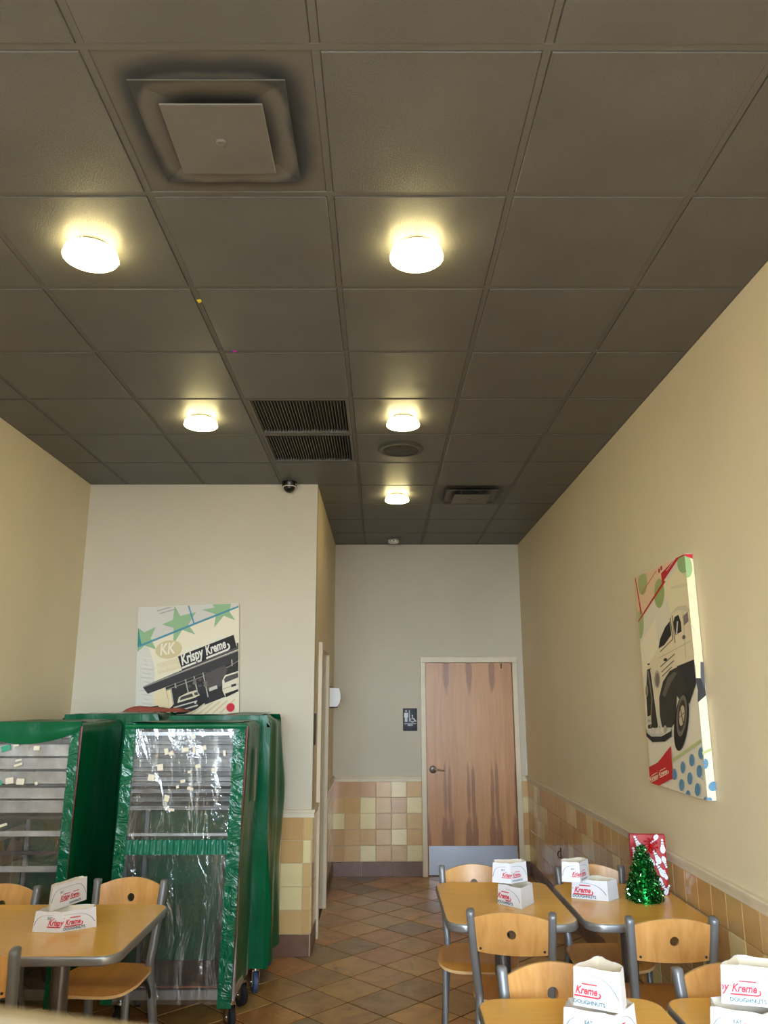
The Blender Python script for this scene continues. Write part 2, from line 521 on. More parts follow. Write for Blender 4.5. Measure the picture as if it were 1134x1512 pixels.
# --- floor tiles laid on the diagonal
def clip(poly, a, b, c):   # keep a*x+b*y<=c
    out = []
    for i in range(len(poly)):
        p, q = poly[i], poly[(i + 1) % len(poly)]
        dp, dq = a * p[0] + b * p[1] - c, a * q[0] + b * q[1] - c
        if dp <= 0: out.append(p)
        if dp * dq < 0:
            t = dp / (dp - dq); out.append((p[0] + t * (q[0] - p[0]), p[1] + t * (q[1] - p[1])))
    return out
def area(p): return abs(sum(p[i][0] * p[(i + 1) % len(p)][1] - p[(i + 1) % len(p)][0] * p[i][1] for i in range(len(p)))) / 2
FLOOR_COLORS = [(200, 152, 92), (208, 160, 96), (186, 144, 90), (202, 146, 88), (176, 138, 90), (164, 134, 94), (198, 142, 88), (194, 156, 98), (150, 126, 96), (204, 162, 100)]
def floor_tiles():
    P = 0.4295; S0, D0 = 4.905, 4.873; gap = 0.0075
    proto = None; rest = MB(); regs = [[(XL, YREAR), (XR, YREAR), (XR, YK), (XL, YK)], [(XK, YK), (XR, YK), (XR, YB), (XK, YB)]]
    for i in range(-24, 30):
        for j in range(-24, 30):
            s, d = S0 + P * (i + 0.5), D0 + P * (j + 0.5)
            cx, cy = (s - d) / 2, (s + d) / 2
            if not (XL - 0.3 < cx < XR + 0.3 and YREAR - 0.3 < cy < YB + 0.3): continue
            r = P / 2 - gap
            full = [(cx - r, cy), (cx, cy - r), (cx + r, cy), (cx, cy + r)]
            def inside(p): return XL <= p[0] <= XR and YREAR <= p[1] <= YB and not (p[0] < XK and p[1] > YK)
            col = lin(random.choice(FLOOR_COLORS))
            vis = cy > 2.9
            zt = random.uniform(-0.0008, 0.0004)
            if all(inside(p) for p in full):
                polys = [full]
            else:
                polys = []
                for ax, ay, bx, by in ((XL, YREAR, XR, YK), (XK, YK, XR, YB)):
                    p = full
                    for a, b, c in ((-1, 0, -ax), (1, 0, bx), (0, -1, -ay), (0, 1, by)):
                        if p: p = clip(p, a, b, c)
                    if len(p) > 2 and area(p) > 0.001: polys.append(p)
            for p in polys:
                if not vis:
                    rest.prism(p, -0.008, zt); continue
                if p is full and proto is not None:
                    inst(proto, (cx, cy, zt), floor, color=col); continue
                loc = [(x - cx, y - cy) for x, y in p]
                n = len(loc)
                cc = (sum(q[0] for q in loc) / n, sum(q[1] for q in loc) / n)
                ins = [(cc[0] + (x - cc[0]) * 0.985, cc[1] + (y - cc[1]) * 0.985) for x, y in loc]
                m = MB()
                m.add([(x, y, -0.008) for x, y in loc] + [(x, y, -0.002) for x, y in loc] + [(x, y, 0) for x, y in ins],
                      [(k, (k + 1) % n, n + (k + 1) % n, n + k) for k in range(n)] + [(n + k, n + (k + 1) % n, 2 * n + (k + 1) % n, 2 * n + k) for k in range(n)] + [tuple(range(2 * n, 3 * n))])
                o = m.build('floor_tile', 'slate_tile', floor, sharp=20); o.location = (cx, cy, zt); o.color = col
                if p is full: proto = o
    o = rest.build('floor_tile_field', 'slate_tile', floor); o['kind'] = 'stuff'; o.color = lin((194, 148, 88))
floor_tiles()

# --- wainscot tiles, baseboard tiles, rails
TANS = [(208, 168, 112), (212, 174, 118), (202, 160, 106), (214, 178, 122)]
CREAMS = [(236, 218, 164), (230, 212, 160)]
PT, PH = 0.158, 0.1528
tile_cache = {}
def wall_tile(w, h, axis, parent, loc, col, rot=0):
    key = (round(w, 3), round(h, 3))
    if key not in tile_cache:
        m = MB(); m.box(-w / 2, w / 2, -0.008, 0, -h / 2, h / 2, 'wall_tile_glaze', 0.0022)
        o = m.build('tile', None, parent); tile_cache[key] = o
        o.location = loc; o.rotation_euler = (0, 0, rot); o.color = col
    else:
        inst(tile_cache[key], loc, parent, (0, 0, rot), col)
base_cache = {}
def base_tile(w, parent, loc, rot, col):
    key = round(w, 3)
    if key not in base_cache:
        m = MB(); m.box(-w / 2, w / 2, -0.012, 0, 0, 0.138, 'slate_tile', 0.0025)
        o = m.build('baseboard_tile', None, parent); base_cache[key] = o
        o.location = loc; o.rotation_euler = (0, 0, rot); o.color = col
    else:
        inst(base_cache[key], loc, parent, (0, 0, rot), col)
def wainscot(parent, p0, p1, outward, pattern=None, start=0.0):
    """tiles from p0 to p1 along a wall; seen from the room p0 is on the left; outward: the unit vector into the room"""
    p0, p1 = Vector((*p0, 0)), Vector((*p1, 0)); L = (p1 - p0).length; t = (p1 - p0) / L; nrm = Vector((*outward, 0))
    rot = math.atan2(t.y, t.x)
    m = MB()
    a, b = p0 + nrm * 0.003, p1 + nrm * 0.003
    m.add([p0 + Vector((0, 0, 0.0)), p1, p1 + Vector((0, 0, RAIL_B)), p0 + Vector((0, 0, RAIL_B)), a, b, b + Vector((0, 0, RAIL_B)), a + Vector((0, 0, RAIL_B))],
          [(0, 1, 2, 3), (4, 5, 6, 7), (0, 1, 5, 4), (3, 2, 6, 7), (0, 3, 7, 4), (1, 2, 6, 5)], None, False)
    m.build('grout_bed', 'wall_grout', parent)
    x = -start; ci = 0
    rng = random.Random(int(L * 1000) + 5)
    while x < L - 0.004:
        a, b = max(x, 0), min(x + PT, L)
        if b - a > 0.012:
            for r in range(5):
                z = 0.14 + PH * (r + 0.5)
                if pattern and ci < len(pattern[0]):
                    ch = pattern[4 - r][ci]
                else:
                    ch = rng.choice('tttttctttc')
                c = rng.choice(CREAMS if ch == 'c' else TANS)
                if ch == 'p': c = (204, 162, 122)
                pos = p0 + t * ((a + b) / 2) + nrm * random.uniform(0.002, 0.003) + Vector((0, 0, z))
                wall_tile(round(b - a - 0.004, 3), PH - 0.004, 0, parent, pos, lin(c), rot)
        x += PT; ci += 1
    x = 0
    while x < L - 0.004:
        b = min(x + 0.307, L)
        c = rng.choice([(118, 84, 66), (108, 80, 68), (126, 88, 68), (112, 78, 60)])
        base_tile(round(b - x - 0.005, 3), parent, p0 + t * ((x + b) / 2) + nrm * 0.003, rot, lin(c))
        x = b
_tn = [0]
def rail(p0, p1, outward, ends=0.0):
    p0, p1 = Vector((*p0, 0)), Vector((*p1, 0)); t = (p1 - p0).normalized(); nrm = Vector((*outward, 0))
    prof = [(0, RAIL_B - 0.004), (0.014, RAIL_B - 0.004), (0.016, RAIL_B + 0.026), (0.024, RAIL_B + 0.03), (0.026, RAIL_T - 0.006), (0.022, RAIL_T), (0, RAIL_T)]
    m = MB(); n = len(prof)
    vs = [p0 + nrm * d + Vector((0, 0, z)) for d, z in prof] + [p1 + nrm * d + Vector((0, 0, z)) for d, z in prof]
    m.add(vs, [(k, (k + 1) % n, n + (k + 1) % n, n + k) for k in range(n)] + [tuple(range(n)), tuple(range(n, 2 * n))], None, False)
    _tn[0] += 1
    struct(m.build('trim_%d' % _tn[0], 'trim_paint'))
# alcove back wall (left to right): starts at XK
back_pat = ['ppptct', 'ttcttc', 'ctcttt', 'ttttct', 'ttcttc']
back_pat = [r + 't' for r in back_pat]
wainscot(w_back, (XK, YB), (0.415, YB), (0, -1), back_pat, 0.03)
wainscot(w_back, (1.44, YB), (XR, YB), (0, -1), ['t', 'c', 't', 't', 'c'])
wainscot(w_block, (XL, YK), (XK, YK), (0, -1), ['ttcttttctttt', 'tctttcttcttc', 'ttttctttttct', 'tttcttttttct', 'cttttctttctt'], 0.0)
wainscot(w_right, (XR, YB), (XR, 1.4), (-1, 0))
wainscot(w_left, (XL, 1.4), (XL, YK), (1, 0))
wainscot(w_pass, (XK, YK), (XK, 6.33), (1, 0), ['tt', 'tc', 'tt', 'tt', 'tt'], 0.0)
wainscot(w_pass, (XK, 7.27), (XK, YB), (1, 0), ['ttttttt', 'ttttttt', 'tctcttt', 'ttttttt', 'ttttttt'])
rail((XK, YB), (0.415, YB), (0, -1)); rail((1.44, YB), (XR, YB), (0, -1)); rail((XL, YK), (XK + 0.02, YK), (0, -1))
rail((XR, YB), (XR, YREAR), (-1, 0)); rail((XL, YREAR), (XL, YK), (1, 0)); rail((XK, YK - 0.02), (XK, 6.33), (1, 0)); rail((XK, 7.27), (XK, YB), (1, 0))

# --- doors
def doors():
    d = bpy.data.objects.new('door_1', None); COL.objects.link(d); struct(d)
    d.location = (0.93, YB, 0)
    m = MB()
    m.box(-0.46, 0.455, 0.0, 0.045, 0.008, 2.1, 'door_veneer', 0.002); leaf = m.build('door_leaf', None, d)
    m = MB()
    for x0, x1 in ((-0.515, -0.462), (0.459, 0.512)):
        m.box(x0, x1, -0.035, 0.12, 0, 2.1025, 'frame_paint', 0.003)
        m.box(x0 + 0.001 - (0.0 if x0 < 0 else 0.012), x1 - 0.001 + (0.012 if x0 < 0 else 0), 0.047, 0.07, 0, 2.10, 'frame_paint')
    m.box(-0.515, 0.512, -0.035, 0.12, 2.1025, 2.162, 'frame_paint', 0.003)
    m.build('door_frame', None, d)
    m = MB(); m.box(-0.45, 0.445, -0.003, 0.0, 0.012, 0.285, 'steel', 0.001); m.build('kick_plate', None, d)
    hx, hz = -0.395, 1.02
    m = MB(); m.lathe([(0.0, -0.022), (0.022, -0.021), (0.036, -0.012), (0.038, -0.004), (0.038, 0)], 'steel', 24, (hx, 0, hz), 'Y')
    h = m.build('handle', None, d)
    m = MB(); m.tube([(hx, -0.01, hz), (hx, -0.05, hz), (hx + 0.012, -0.058, hz), (hx + 0.06, -0.058, hz - 0.002), (hx + 0.115, -0.052, hz - 0.008)], [0.012, 0.012, 0.011, 0.009, 0.007], 'chrome', 10)
    m.build('lever', None, h)
    m = MB(); m.box(0.34, 0.352, -0.012, 0, 2.04, 2.095, 'bronze', 0.002); m.build('door_catch', None, d)
    # passage door, seen edge on
    d = bpy.data.objects.new('door_2', None); COL.objects.link(d); struct(d)
    d.location = (XK, 6.80, 0)
    m = MB()
    for y0, y1 in ((-0.47, -0.40), (0.40, 0.47)):
        m.box(-0.12, 0.03, y0, y1, 0.0, 2.12, 'frame_paint', 0.003)
    m.box(-0.118, -0.06, -0.401, -0.386, 0, 2.119, 'frame_paint'); m.box(-0.118, -0.05, 0.386, 0.401, 0, 2.119, 'frame_paint')
    m.box(-0.12, 0.03, -0.47, 0.47, 2.12, 2.175, 'frame_paint', 0.003)
    m.build('door_frame', None, d)
    m = MB(); m.box(-0.165, -0.122, -0.41, 0.41, 0.008, 2.12, 'frame_paint', 0.002); m.build('door_leaf', None, d)
    m = MB()
    m.lathe([(0.03, 0), (0.03, 0.008), (0.012, 0.012), (0.012, 0.035), (0.026, 0.05), (0.028, 0.065), (0.018, 0.075), (0, 0.077)], 'bronze', 20, (-0.122, 0.30, 1.0), 'X')
    m.build('handle', None, d)
doors()

# ------------------------------------------------------------------ ceiling fixtures
def ceiling_light():
    t = thing('ceiling_light', 'x', 'light')
    m = MB(); m.lathe([(0.0, 0.0), (0.062, 0.0), (0.066, -0.006), (0.05, -0.02), (0, -0.02)], 'vent_paint', 24); m.build('base', None, t)
    m = MB(); m.lathe([(0, -0.022), (0.086, -0.022), (0.094, -0.025), (0.095, -0.038), (0.097, -0.042), (0.0995, -0.045), (0.100, -0.051), (0.096, -0.055), (0.08, -0.058), (0.05, -0.060), (0, -0.0605)], 'lamp_glass', 36); m.build('glass_shade', None, t)
    for k in range(3):
        a = 0.5 + k * 2 * PI / 3
        m = MB(); m.tube([(0.055 * math.cos(a), 0.055 * math.sin(a), -0.006), (0.1 * math.cos(a), 0.1 * math.sin(a), -0.02), (0.105 * math.cos(a), 0.105 * math.sin(a), -0.05)], 0.0018, 'chrome', 6); m.build('clip', None, t)
    return t
lamp0 = ceiling_light(); index_kids()
LX0, LX1 = GX0 + GT / 2, GX0 - 1.5 * GT
for i, (x, y, lab) in enumerate([
    (LX0, 2.607, 'large glowing round glass ceiling light over the aisle, right of the big square vent'),
    (LX1, 2.607, 'glowing round glass ceiling light on the left, below the big square vent'),
    (LX1, 4.435, 'glowing round glass ceiling light left of the black louvered vents'),
    (LX0, 4.435, 'glowing round glass ceiling light right beside the black louvered vents, above the round speaker'),
    (LX0, 6.264, 'smallest glowing round glass ceiling light, left of the dusty square vent in the passage')] + 
    [(x, y, 'unseen round glass ceiling light added behind the camera, %s row, %s column' % (r, c)) for x, c in ((LX0, 'aisle'), (LX1, 'left')) for y, r in ((0.778, 'nearer'), (-1.051, 'farther'))]):  # unseen lamps added behind the camera to light the room
    o = lamp0 if i == 0 else copy_tree(lamp0)
    o.location = (x, y, H - 0.0035); tag(o, lab, 'light', 'round glass ceiling lights')

def square_vent(x, y, label, ringed, rz=0):
    t = thing('ceiling_vent', label, 'vent', (x, y, H), rz)
    hw = GT / 2 - 0.013
    m = MB()
    # back panel with a square throat
    r0, r1 = hw, 0.215
    def ring(a, b, za, zb, mat):
        vs = [(-a, -a, za), (a, -a, za), (a, a, za), (-a, a, za), (-b, -b, zb), (b, -b, zb), (b, b, zb), (-b, b, zb)]
        m.add(vs, [(0, 1, 5, 4), (1, 2, 6, 5), (2, 3, 7, 6), (3, 0, 4, 7)], mat, False)
    ring(hw, 0.25, 0.003, 0.004, 'vent_ringed_paint'); ring(0.25, 0.19, 0.004, 0.006, 'vent_ringed_paint'); ring(0.19, 0.15, 0.006, 0.008, 'vent_dark_grey'); ring(0.15, 0.10, 0.008, 0.055, 'vent_dark_grey')
    m.add([(-.1, -.1, .055), (.1, -.1, .055), (.1, .1, .055), (-.1, .1, .055)], [(0, 1, 2, 3)], 'vent_black', False)
    m.build('back_panel', None, t)
    def cone(a, b, za, zb, th, name):
        nonlocal m
        m = MB(); ring(a, b, za, zb, 'vent_ringed_paint'); ring(b, b - 0.004, zb, zb + th, 'vent_paint'); ring(a, a, za, za + th, 'vent_paint'); ring(a, b - 0.004, za + th, zb + th, 'vent_dark_grey')
        return m
    a = cone(0.215, 0.07, -0.022, 0.012, 0.003, 'outer'); a.build('outer_ring', None, t, sharp=10)
    b = MB()
    b.box(-0.145, 0.145, -0.152, 0.145, -0.044, -0.039, 'vent_paint', 0.002)
    b.build('center_plate', None, t)
    b = MB(); b.lathe([(0, -0.0505), (0.012, -0.0505), (0.015, -0.048), (0.016, -0.0435)], 'vent_paint', 20); b.build('knob', None, t)
    for sx in (-1, 1):
        for sy in (-1, 1):
            b = MB(); b.tube([(sx * 0.085, sy * 0.085, -0.04), (sx * 0.085, sy * 0.085, 0.05)], 0.003, 'vent_dark_grey', 6); b.build('hanger', None, t)
    return t
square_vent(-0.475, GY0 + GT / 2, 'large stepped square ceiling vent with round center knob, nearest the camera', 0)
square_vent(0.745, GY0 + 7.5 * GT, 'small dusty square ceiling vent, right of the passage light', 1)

def louver(y, label):
    t = thing('return_vent', label, 'vent', (-0.475, y, H), 0, 'black louvered return vents')
    hw = GT / 2 - 0.013
    m = MB()
    for a, b, c, d in ((-hw, hw, -hw, -hw + 0.02), (-hw, hw, hw - 0.02, hw), (-hw, -hw + 0.02, -hw + 0.02, hw - 0.02), (hw - 0.02, hw, -hw + 0.02, hw - 0.02)):
        m.box(a, b, c, d, -0.002, 0.02, 'ceiling_rail_paint', 0.001)
    m.build('vent_frame', None, t)
    m = MB(); m.box(-hw + 0.01, hw - 0.01, -hw + 0.01, hw - 0.01, 0.052, 0.056); m.build('dark_backing', 'vent_black', t)
    p = None; n = 30; hy = hw - 0.02
    for k in range(n):
        x = -hy + 2 * hy * (k + 0.5) / n
        if p is None:
            m = MB()
            m.add([(-0.006, -hy, 0), (-0.003, -hy, 0), (0.008, -hy, 0.022), (0.005, -hy, 0.022), (-0.006, hy, 0), (-0.003, hy, 0), (0.008, hy, 0.022), (0.005, hy, 0.022)],
                  [(0, 1, 2, 3), (4, 5, 6, 7), (0, 1, 5, 4), (1, 2, 6, 5), (2, 3, 7, 6), (3, 0, 4, 7)], 'louver_paint', False)
            p = m.build('slat', None, t, loc=(x, 0, 0.004))
        else: inst(p, (x, 0, 0.004), t)
louver(GY0 + 4.5 * GT, 'black louvered return vent, the larger-looking one nearer the camera')
louver(GY0 + 5.5 * GT, 'black louvered return vent nearer the dome camera')

t = thing('ceiling_speaker', 'round dark ceiling speaker between two ceiling lights over the passage', 'speaker', (LX0, GY0 + 5.5 * GT, H - 0.0035))
m = MB(); m.lathe([(0.155, 0.0), (0.157, -0.004), (0.15, -0.011), (0.125, -0.013), (0.118, -0.009)], 'speaker_paint', 40, cap=False); m.build('rim', None, t)
m = MB(); m.lathe([(0, -0.012), (0.06, -0.0115), (0.12, -0.008), (0.12, -0.003), (0, -0.003)], 'vent_dark_grey', 40); m.build('grille', None, t)
t = thing('smoke_detector', 'small white smoke detector on the ceiling at the end of the passage', 'smoke detector', (LX0, GY0 + 10.5 * GT, H - 0.0035))
m = MB(); m.lathe([(0.075, 0), (0.075, -0.014), (0.068, -0.018), (0, -0.018)], 'vent_paint', 28); m.build('base', None, t)
m = MB(); m.lathe([(0.058, -0.017), (0.06, -0.032), (0.05, -0.046), (0.03, -0.05), (0, -0.05)], 'white_plastic', 28); m.build('body', None, t)
m = MB()
for k in range(10):
    a = 2 * PI * k / 10; m.box(-0.008, 0.008, 0.0575, 0.0605, -0.034, -0.026, 'vent_black', xf=lambda p, a=a: Vector((p.x * math.cos(a) - p.y * math.sin(a), p.x * math.sin(a) + p.y * math.cos(a), p.z)))
m.build('slots', None, t)['kind'] = 'stuff'
t = thing('dome_camera', 'black dome security camera where ceiling meets the white block wall', 'camera', (-0.715, 5.87, H))
m = MB(); m.lathe([(0.058, 0.0), (0.058, -0.035), (0.055, -0.04), (0.05, -0.04)], 'black_plastic', 28); m.build('housing', None, t)
m = MB()
m.lathe([(0.047, -0.04)] + [(0.047 * math.cos(a), -0.042 - 0.047 * math.sin(a)) for a in [k * PI / 16 for k in range(9)]], 'black_plastic', 28); m.build('dome', None, t)
m = MB(); m.lathe([(0.047, -0.036), (0.0505, -0.04), (0.0495, -0.046), (0.0465, -0.046)], 'white_plastic', 28); m.build('trim_ring', None, t)
def scrap(x, y, mat, label):
    m = MB(); m.add([(-.009, -.006, 0), (.008, -.01, 0), (.011, .006, 0), (-.004, .012, 0), (-.009, -.006, -.003), (.008, -.01, -.005), (.011, .006, -.002), (-.004, .012, -.006)],
                    [(0, 1, 2, 3), (4, 5, 6, 7), (0, 1, 5, 4), (1, 2, 6, 5), (2, 3, 7, 6), (3, 0, 4, 7)], mat, False)
    tag(m.build('paper_scrap', None, loc=(x, y, H - 0.001)), label, 'scrap')
plain('scrap_yellow', (220, 200, 60), 0.6); plain('scrap_pink', (200, 40, 190), 0.6)
scrap(-0.775, 3.02, 'scrap_yellow', 'tiny yellow paper scrap stuck on the ceiling grid'); scrap(-0.715, 3.515, 'scrap_pink', 'tiny magenta paper scrap stuck on the ceiling grid')

# ------------------------------------------------------------------ lettering
_txt = {}
def text_mesh(s, shear=0.0, bold=0.0):
    key = (s, shear, bold)
    if key in _txt: return _txt[key]
    c = bpy.data.curves.new('t', 'FONT'); c.body = s; c.shear = shear; c.offset = bold; c.resolution_u = 3; c.fill_mode = 'FRONT'
    o = bpy.data.objects.new('t', c); COL.objects.link(o)
    dg = bpy.context.evaluated_depsgraph_get()
    me = bpy.data.meshes.new_from_object(o.evaluated_get(dg))
    vs = [(v.co.x, v.co.y) for v in me.vertices]; fs = [tuple(p.vertices) for p in me.polygons]
    x0, x1 = min(v[0] for v in vs), max(v[0] for v in vs); y0 = min(v[1] for v in vs); y1 = max(v[1] for v in vs)
    vs = [((x - x0), (y - 0.0)) for x, y in vs]
    bpy.data.objects.remove(o); bpy.data.curves.remove(c); bpy.data.meshes.remove(me)
    _txt[key] = (vs, fs, x1 - x0, y0, y1); return _txt[key]

def script_logo():
    """two words in bold slanted lettering with bars over and under; unit width, returns list of (verts, faces)"""
    out = []
    def word(s, x0, w, yb):
        vs, fs, tw, ya, yt = text_mesh(s, 0.32, 0.032)
        k = w / tw
        out.append(([(x0 + x * k, yb + y * k * 1.6) for x, y in vs], fs)); return k
    word('Krispy', 0.0, 0.47, 0.0); word('Kreme', 0.50, 0.43, 0.0)
    def bar(x0, y0, x1, y1, h, sl=0.3):
        out.append(([(x0, y0), (x1, y1), (x1 + h * sl, y1 + h), (x0 + h * sl, y0 + h)], [(0, 1, 2, 3)]))
    bar(0.13, 0.205, 0.46, 0.205, 0.032); bar(0.62, 0.205, 0.92, 0.205, 0.032)
    bar(-0.03, -0.07, 0.34, -0.07, 0.038); bar(0.47, -0.07, 0.93, -0.07, 0.038)
    pts = [(0.93 + 0.065 * math.sin(a), -0.065 + 0.075 - 0.075 * math.cos(a)) for a in [k * 2.5 / 10 for k in range(11)]]
    pin = [(0.93 + 0.036 * math.sin(a), -0.065 + 0.034 + 0.042 - 0.042 * math.cos(a)) for a in [k * 2.5 / 10 for k in range(11)]]
    out.append((pts + pin, [(i, i + 1, 11 + i + 1, 11 + i) for i in range(10)]))
    return out
LOGO = script_logo()

class Art:
    """flat print on a plane: layers stacked by fractions of a millimetre. fn(u,v,d)->point"""
    def __init__(s, fn): s.fn = fn; s.mb = MB(); s.k = 0
    def verts(s, vs, fs, c, bump=True):
        if bump: s.k += 1
        d = 0.0006 + 0.00012 * s.k
        mat = flat(c) if isinstance(c, (tuple, list)) else MATS[c]
        s.mb.add([s.fn(u, v, d) for u, v in vs], fs, mat, False)
    def poly(s, pts, c, bump=True):
        tri = tessellate_polygon([[Vector((x, y, 0)) for x, y in pts]])
        s.verts(pts, [tuple(t) for t in tri], c, bump)
    def ell(s, cx, cy, rx, ry, c, rot=0.0, n=24, bump=True):
        s.poly([(cx + rx * math.cos(a) * math.cos(rot) - ry * math.sin(a) * math.sin(rot), cy + rx * math.cos(a) * math.sin(rot) + ry * math.sin(a) * math.cos(rot)) for a in [2 * PI * k / n for k in range(n)]], c, bump)
    def line(s, pts, w, c):
        s.k += 1
        for (x0, y0), (x1, y1) in zip(pts, pts[1:]):
            L = math.hypot(x1 - x0, y1 - y0); nx, ny = -(y1 - y0) / L * w / 2, (x1 - x0) / L * w / 2
            s.verts([(x0 + nx, y0 + ny), (x0 - nx, y0 - ny), (x1 - nx, y1 - ny), (x1 + nx, y1 + ny)], [(0, 1, 2, 3)], c, False)
    def text(s, str_, x, y, w, c, ang=0.0, shear=0.0, bold=0.0, sy=1.0, vdir=1):
        vs, fs, tw, a, b = text_mesh(str_, shear, bold); k = w / tw
        ca, sa = math.cos(ang), math.sin(ang)
        s.verts([(x + px * k * ca - vdir * 0 - py * k * sy * sa * -1 * -1 if False else x + px * k * ca - py * k * sy * sa, y + vdir * (px * k * sa + py * k * sy * ca)) for px, py in vs], fs, c)
    def logo(s, x, y, w, c, ang=0.0, vdir=1):
        ca, sa = math.cos(ang), math.sin(ang); s.k += 1
        for vs, fs in LOGO:
            s.verts([(x + w * (px * ca - py * sa), y + vdir * w * (px * sa + py * ca)) for px, py in vs], fs, c, False)

def homography(src, dst):
    A = []; B = []
    for (x, y), (u, v) in zip(src, dst):
        A.append([x, y, 1, 0, 0, 0, -u * x, -u * y]); B.append(u)
        A.append([0, 0, 0, x, y, 1, -v * x, -v * y]); B.append(v)
    h = np.append(np.linalg.solve(np.array(A, float), np.array(B, float)), 1).reshape(3, 3)
    def f(x, y):
        q = h @ np.array([x, y, 1.0]); return q[0] / q[2], q[1] / q[2]
    return f

# ------------------------------------------------------------------ pictures
def left_picture():
    w, h, th = 0.765, 1.10, 0.035
    ang = 0.04
    t = thing('picture', 'canvas picture of a doughnut shop sign, cars and green stars on white block wall', 'picture', (-1.437, YK, 1.725 + 0.70 - 0.55))
    t.rotation_euler = (0, -ang, 0)
    m = MB(); m.box(-w / 2, w / 2, -th, -0.002, -h / 2, h / 2, 'canvas_edge', 0.004, 2); m.build('canvas', None, t)
    hm = homography([(148, 195), (915, 162), (912, 985), (112, 985)], [(0, 1), (1, 1), (1, 0.292), (0.0, 0.275)])
    def fn(x, y, d):
        u, v = hm(x, y); u = min(max(u, 0.006), 0.994); v = min(max(v, 0.004), 0.996)
        return ((u - 0.5) * w, -th - d, (v - 0.5) * h)
    a = Art(fn)
    base = (236, 224, 196)
    a.poly([(100, 150), (930, 150), (930, 1330), (80, 1330)], base)
    a.poly([(148, 195), (915, 162), (915, 185), (140, 480)], (212, 206, 196))
    a.poly([(130, 480), (215, 470), (262, 640), (250, 1000), (100, 1000)], (216, 210, 198))
    green = (150, 184, 140)
    def star(pts): a.poly(pts, green)
    star([(145, 345), (190, 378), (275, 338), (235, 420), (272, 505), (190, 475), (132, 520)])
    star([(415, 180), (455, 262), (575, 232), (515, 325), (567, 400), (470, 365), (400, 470), (405, 350), (318, 322), (400, 290)])
    star([(700, 170), (848, 166), (838, 232), (882, 295), (790, 262), (715, 350), (728, 250), (620, 215), (720, 198)])
    a.poly([(140, 340), (168, 465), (134, 478)], (60, 140, 136))
    a.line([(140, 482), (560, 322), (916, 190)], 15, (82, 146, 166))
    a.line([(518, 185), (560, 322)], 11, (82, 146, 176))
    a.ell(368, 508, 100, 68, (214, 196, 152), -0.15)
    a.text('KK', 302, 548, 125, (240, 230, 206), 0.12, 0.3, 0.02, 1.35, -1)
    a.poly([(275, 610), (440, 570), (455, 650), (285, 690)], (228, 212, 176))
    a.text('Krispy Kreme', 286, 664, 150, (240, 228, 200), 0.2, 0.3, 0, 1.6, -1)
    for k in range(26):
        a.line([(145 + 60 * random.random(), 560 + 16 * k), (200 + 60 * random.random(), 575 + 16 * k)], 5, (196, 190, 180) if k % 2 else (226, 220, 206))
    # sign board
    dk = (46, 42, 44)
    a.poly([(435, 562), (870, 408), (895, 505), (465, 665)], dk)
    a.logo(466, 628, 400, (232, 226, 214), 0.345, -1)
    # roof and facade
    a.poly([(175, 775), (912, 520), (916, 470), (895, 470), (895, 505), (465, 665), (200, 765)], (90, 84, 82))
    a.poly([(175, 780), (912, 535), (912, 605), (210, 830)], (62, 58, 58))
    a.line([(178, 778), (912, 530)], 8, (150, 142, 134))
    a.poly([(340, 790), (912, 605), (912, 850), (880, 860), (620, 945), (372, 1000), (372, 940)], (52, 48, 48))
    a.poly([(250, 830), (340, 790), (375, 985), (260, 985)], (232, 212, 170))
    a.poly([(348, 815), (378, 806), (398, 930), (372, 945)], (236, 214, 172))
    for x0, y0, x1, y1 in ((380, 800, 400, 930), (490, 735, 516, 860), (556, 715, 585, 850), (625, 690, 665, 880), (790, 650, 800, 720), (855, 600, 858, 650), (412, 760, 418, 800)):
        a.line([(x0, y0), (x1, y1)], 9, (178, 170, 158))
    a.line([(345, 810), (830, 655), (912, 610)], 6, (150, 142, 132))
    a.poly([(640, 700), (800, 640), (820, 680), (770, 800), (660, 830)], (88, 82, 80))
    a.poly([(672, 812), (735, 792), (740, 818), (676, 838)], (206, 196, 184))
    for k in range(9): a.ell(520 + 34 * (k % 5) + 8 * k, 790 - 22 * (k % 3), 16, 11, (120, 112, 106) if k % 2 else (84, 78, 76))
    # middle car
    a.poly([(372, 950), (400, 920), (430, 900), (440, 866), (500, 838), (570, 822), (600, 850), (640, 850), (668, 900), (610, 955), (480, 1000), (380, 1000)], (40, 38, 40))
    a.poly([(428, 912), (440, 868), (505, 838), (572, 822), (602, 862), (560, 880)], (222, 208, 178))
    a.poly([(445, 894), (455, 868), (540, 845), (552, 868)], (70, 66, 64)); a.poly([(562, 862), (556, 842), (580, 836), (592, 856)], (80, 74, 70))
    a.line([(400, 945), (580, 905)], 10, (206, 198, 186)); a.line([(400, 980), (585, 938)], 12, (196, 188, 176)); a.ell(412, 955, 10, 13, (210, 202, 190)); a.ell(566, 915, 9, 12, (210, 202, 190))
    # right car
    a.poly([(778, 760), (800, 720), (912, 690), (912, 850), (800, 880), (780, 840)], (228, 216, 190))
    a.poly([(792, 752), (808, 730), (905, 704), (908, 740), (800, 778)], (84, 80, 78))
    a.line([(784, 825), (912, 792)], 6, (176, 164, 146)); a.poly([(800, 862), (912, 832), (912, 850), (810, 890)], (40, 38, 40)); a.poly([(850, 795), (890, 786), (890, 806), (852, 814)], (60, 56, 56))
    # left car
    a.poly([(125, 975), (160, 945), (215, 928), (285, 922), (310, 960), (345, 965), (345, 1010), (120, 1010)], (44, 40, 42))
    a.poly([(140, 975), (170, 950), (250, 932), (262, 985), (180, 990)], (216, 208, 196)); a.poly([(258, 934), (282, 930), (304, 970), (272, 985)], (206, 198, 186))
    a.ell(184, 974, 9, 8, (206, 60, 60)); a.ell(330, 976, 13, 18, (26, 24, 26))
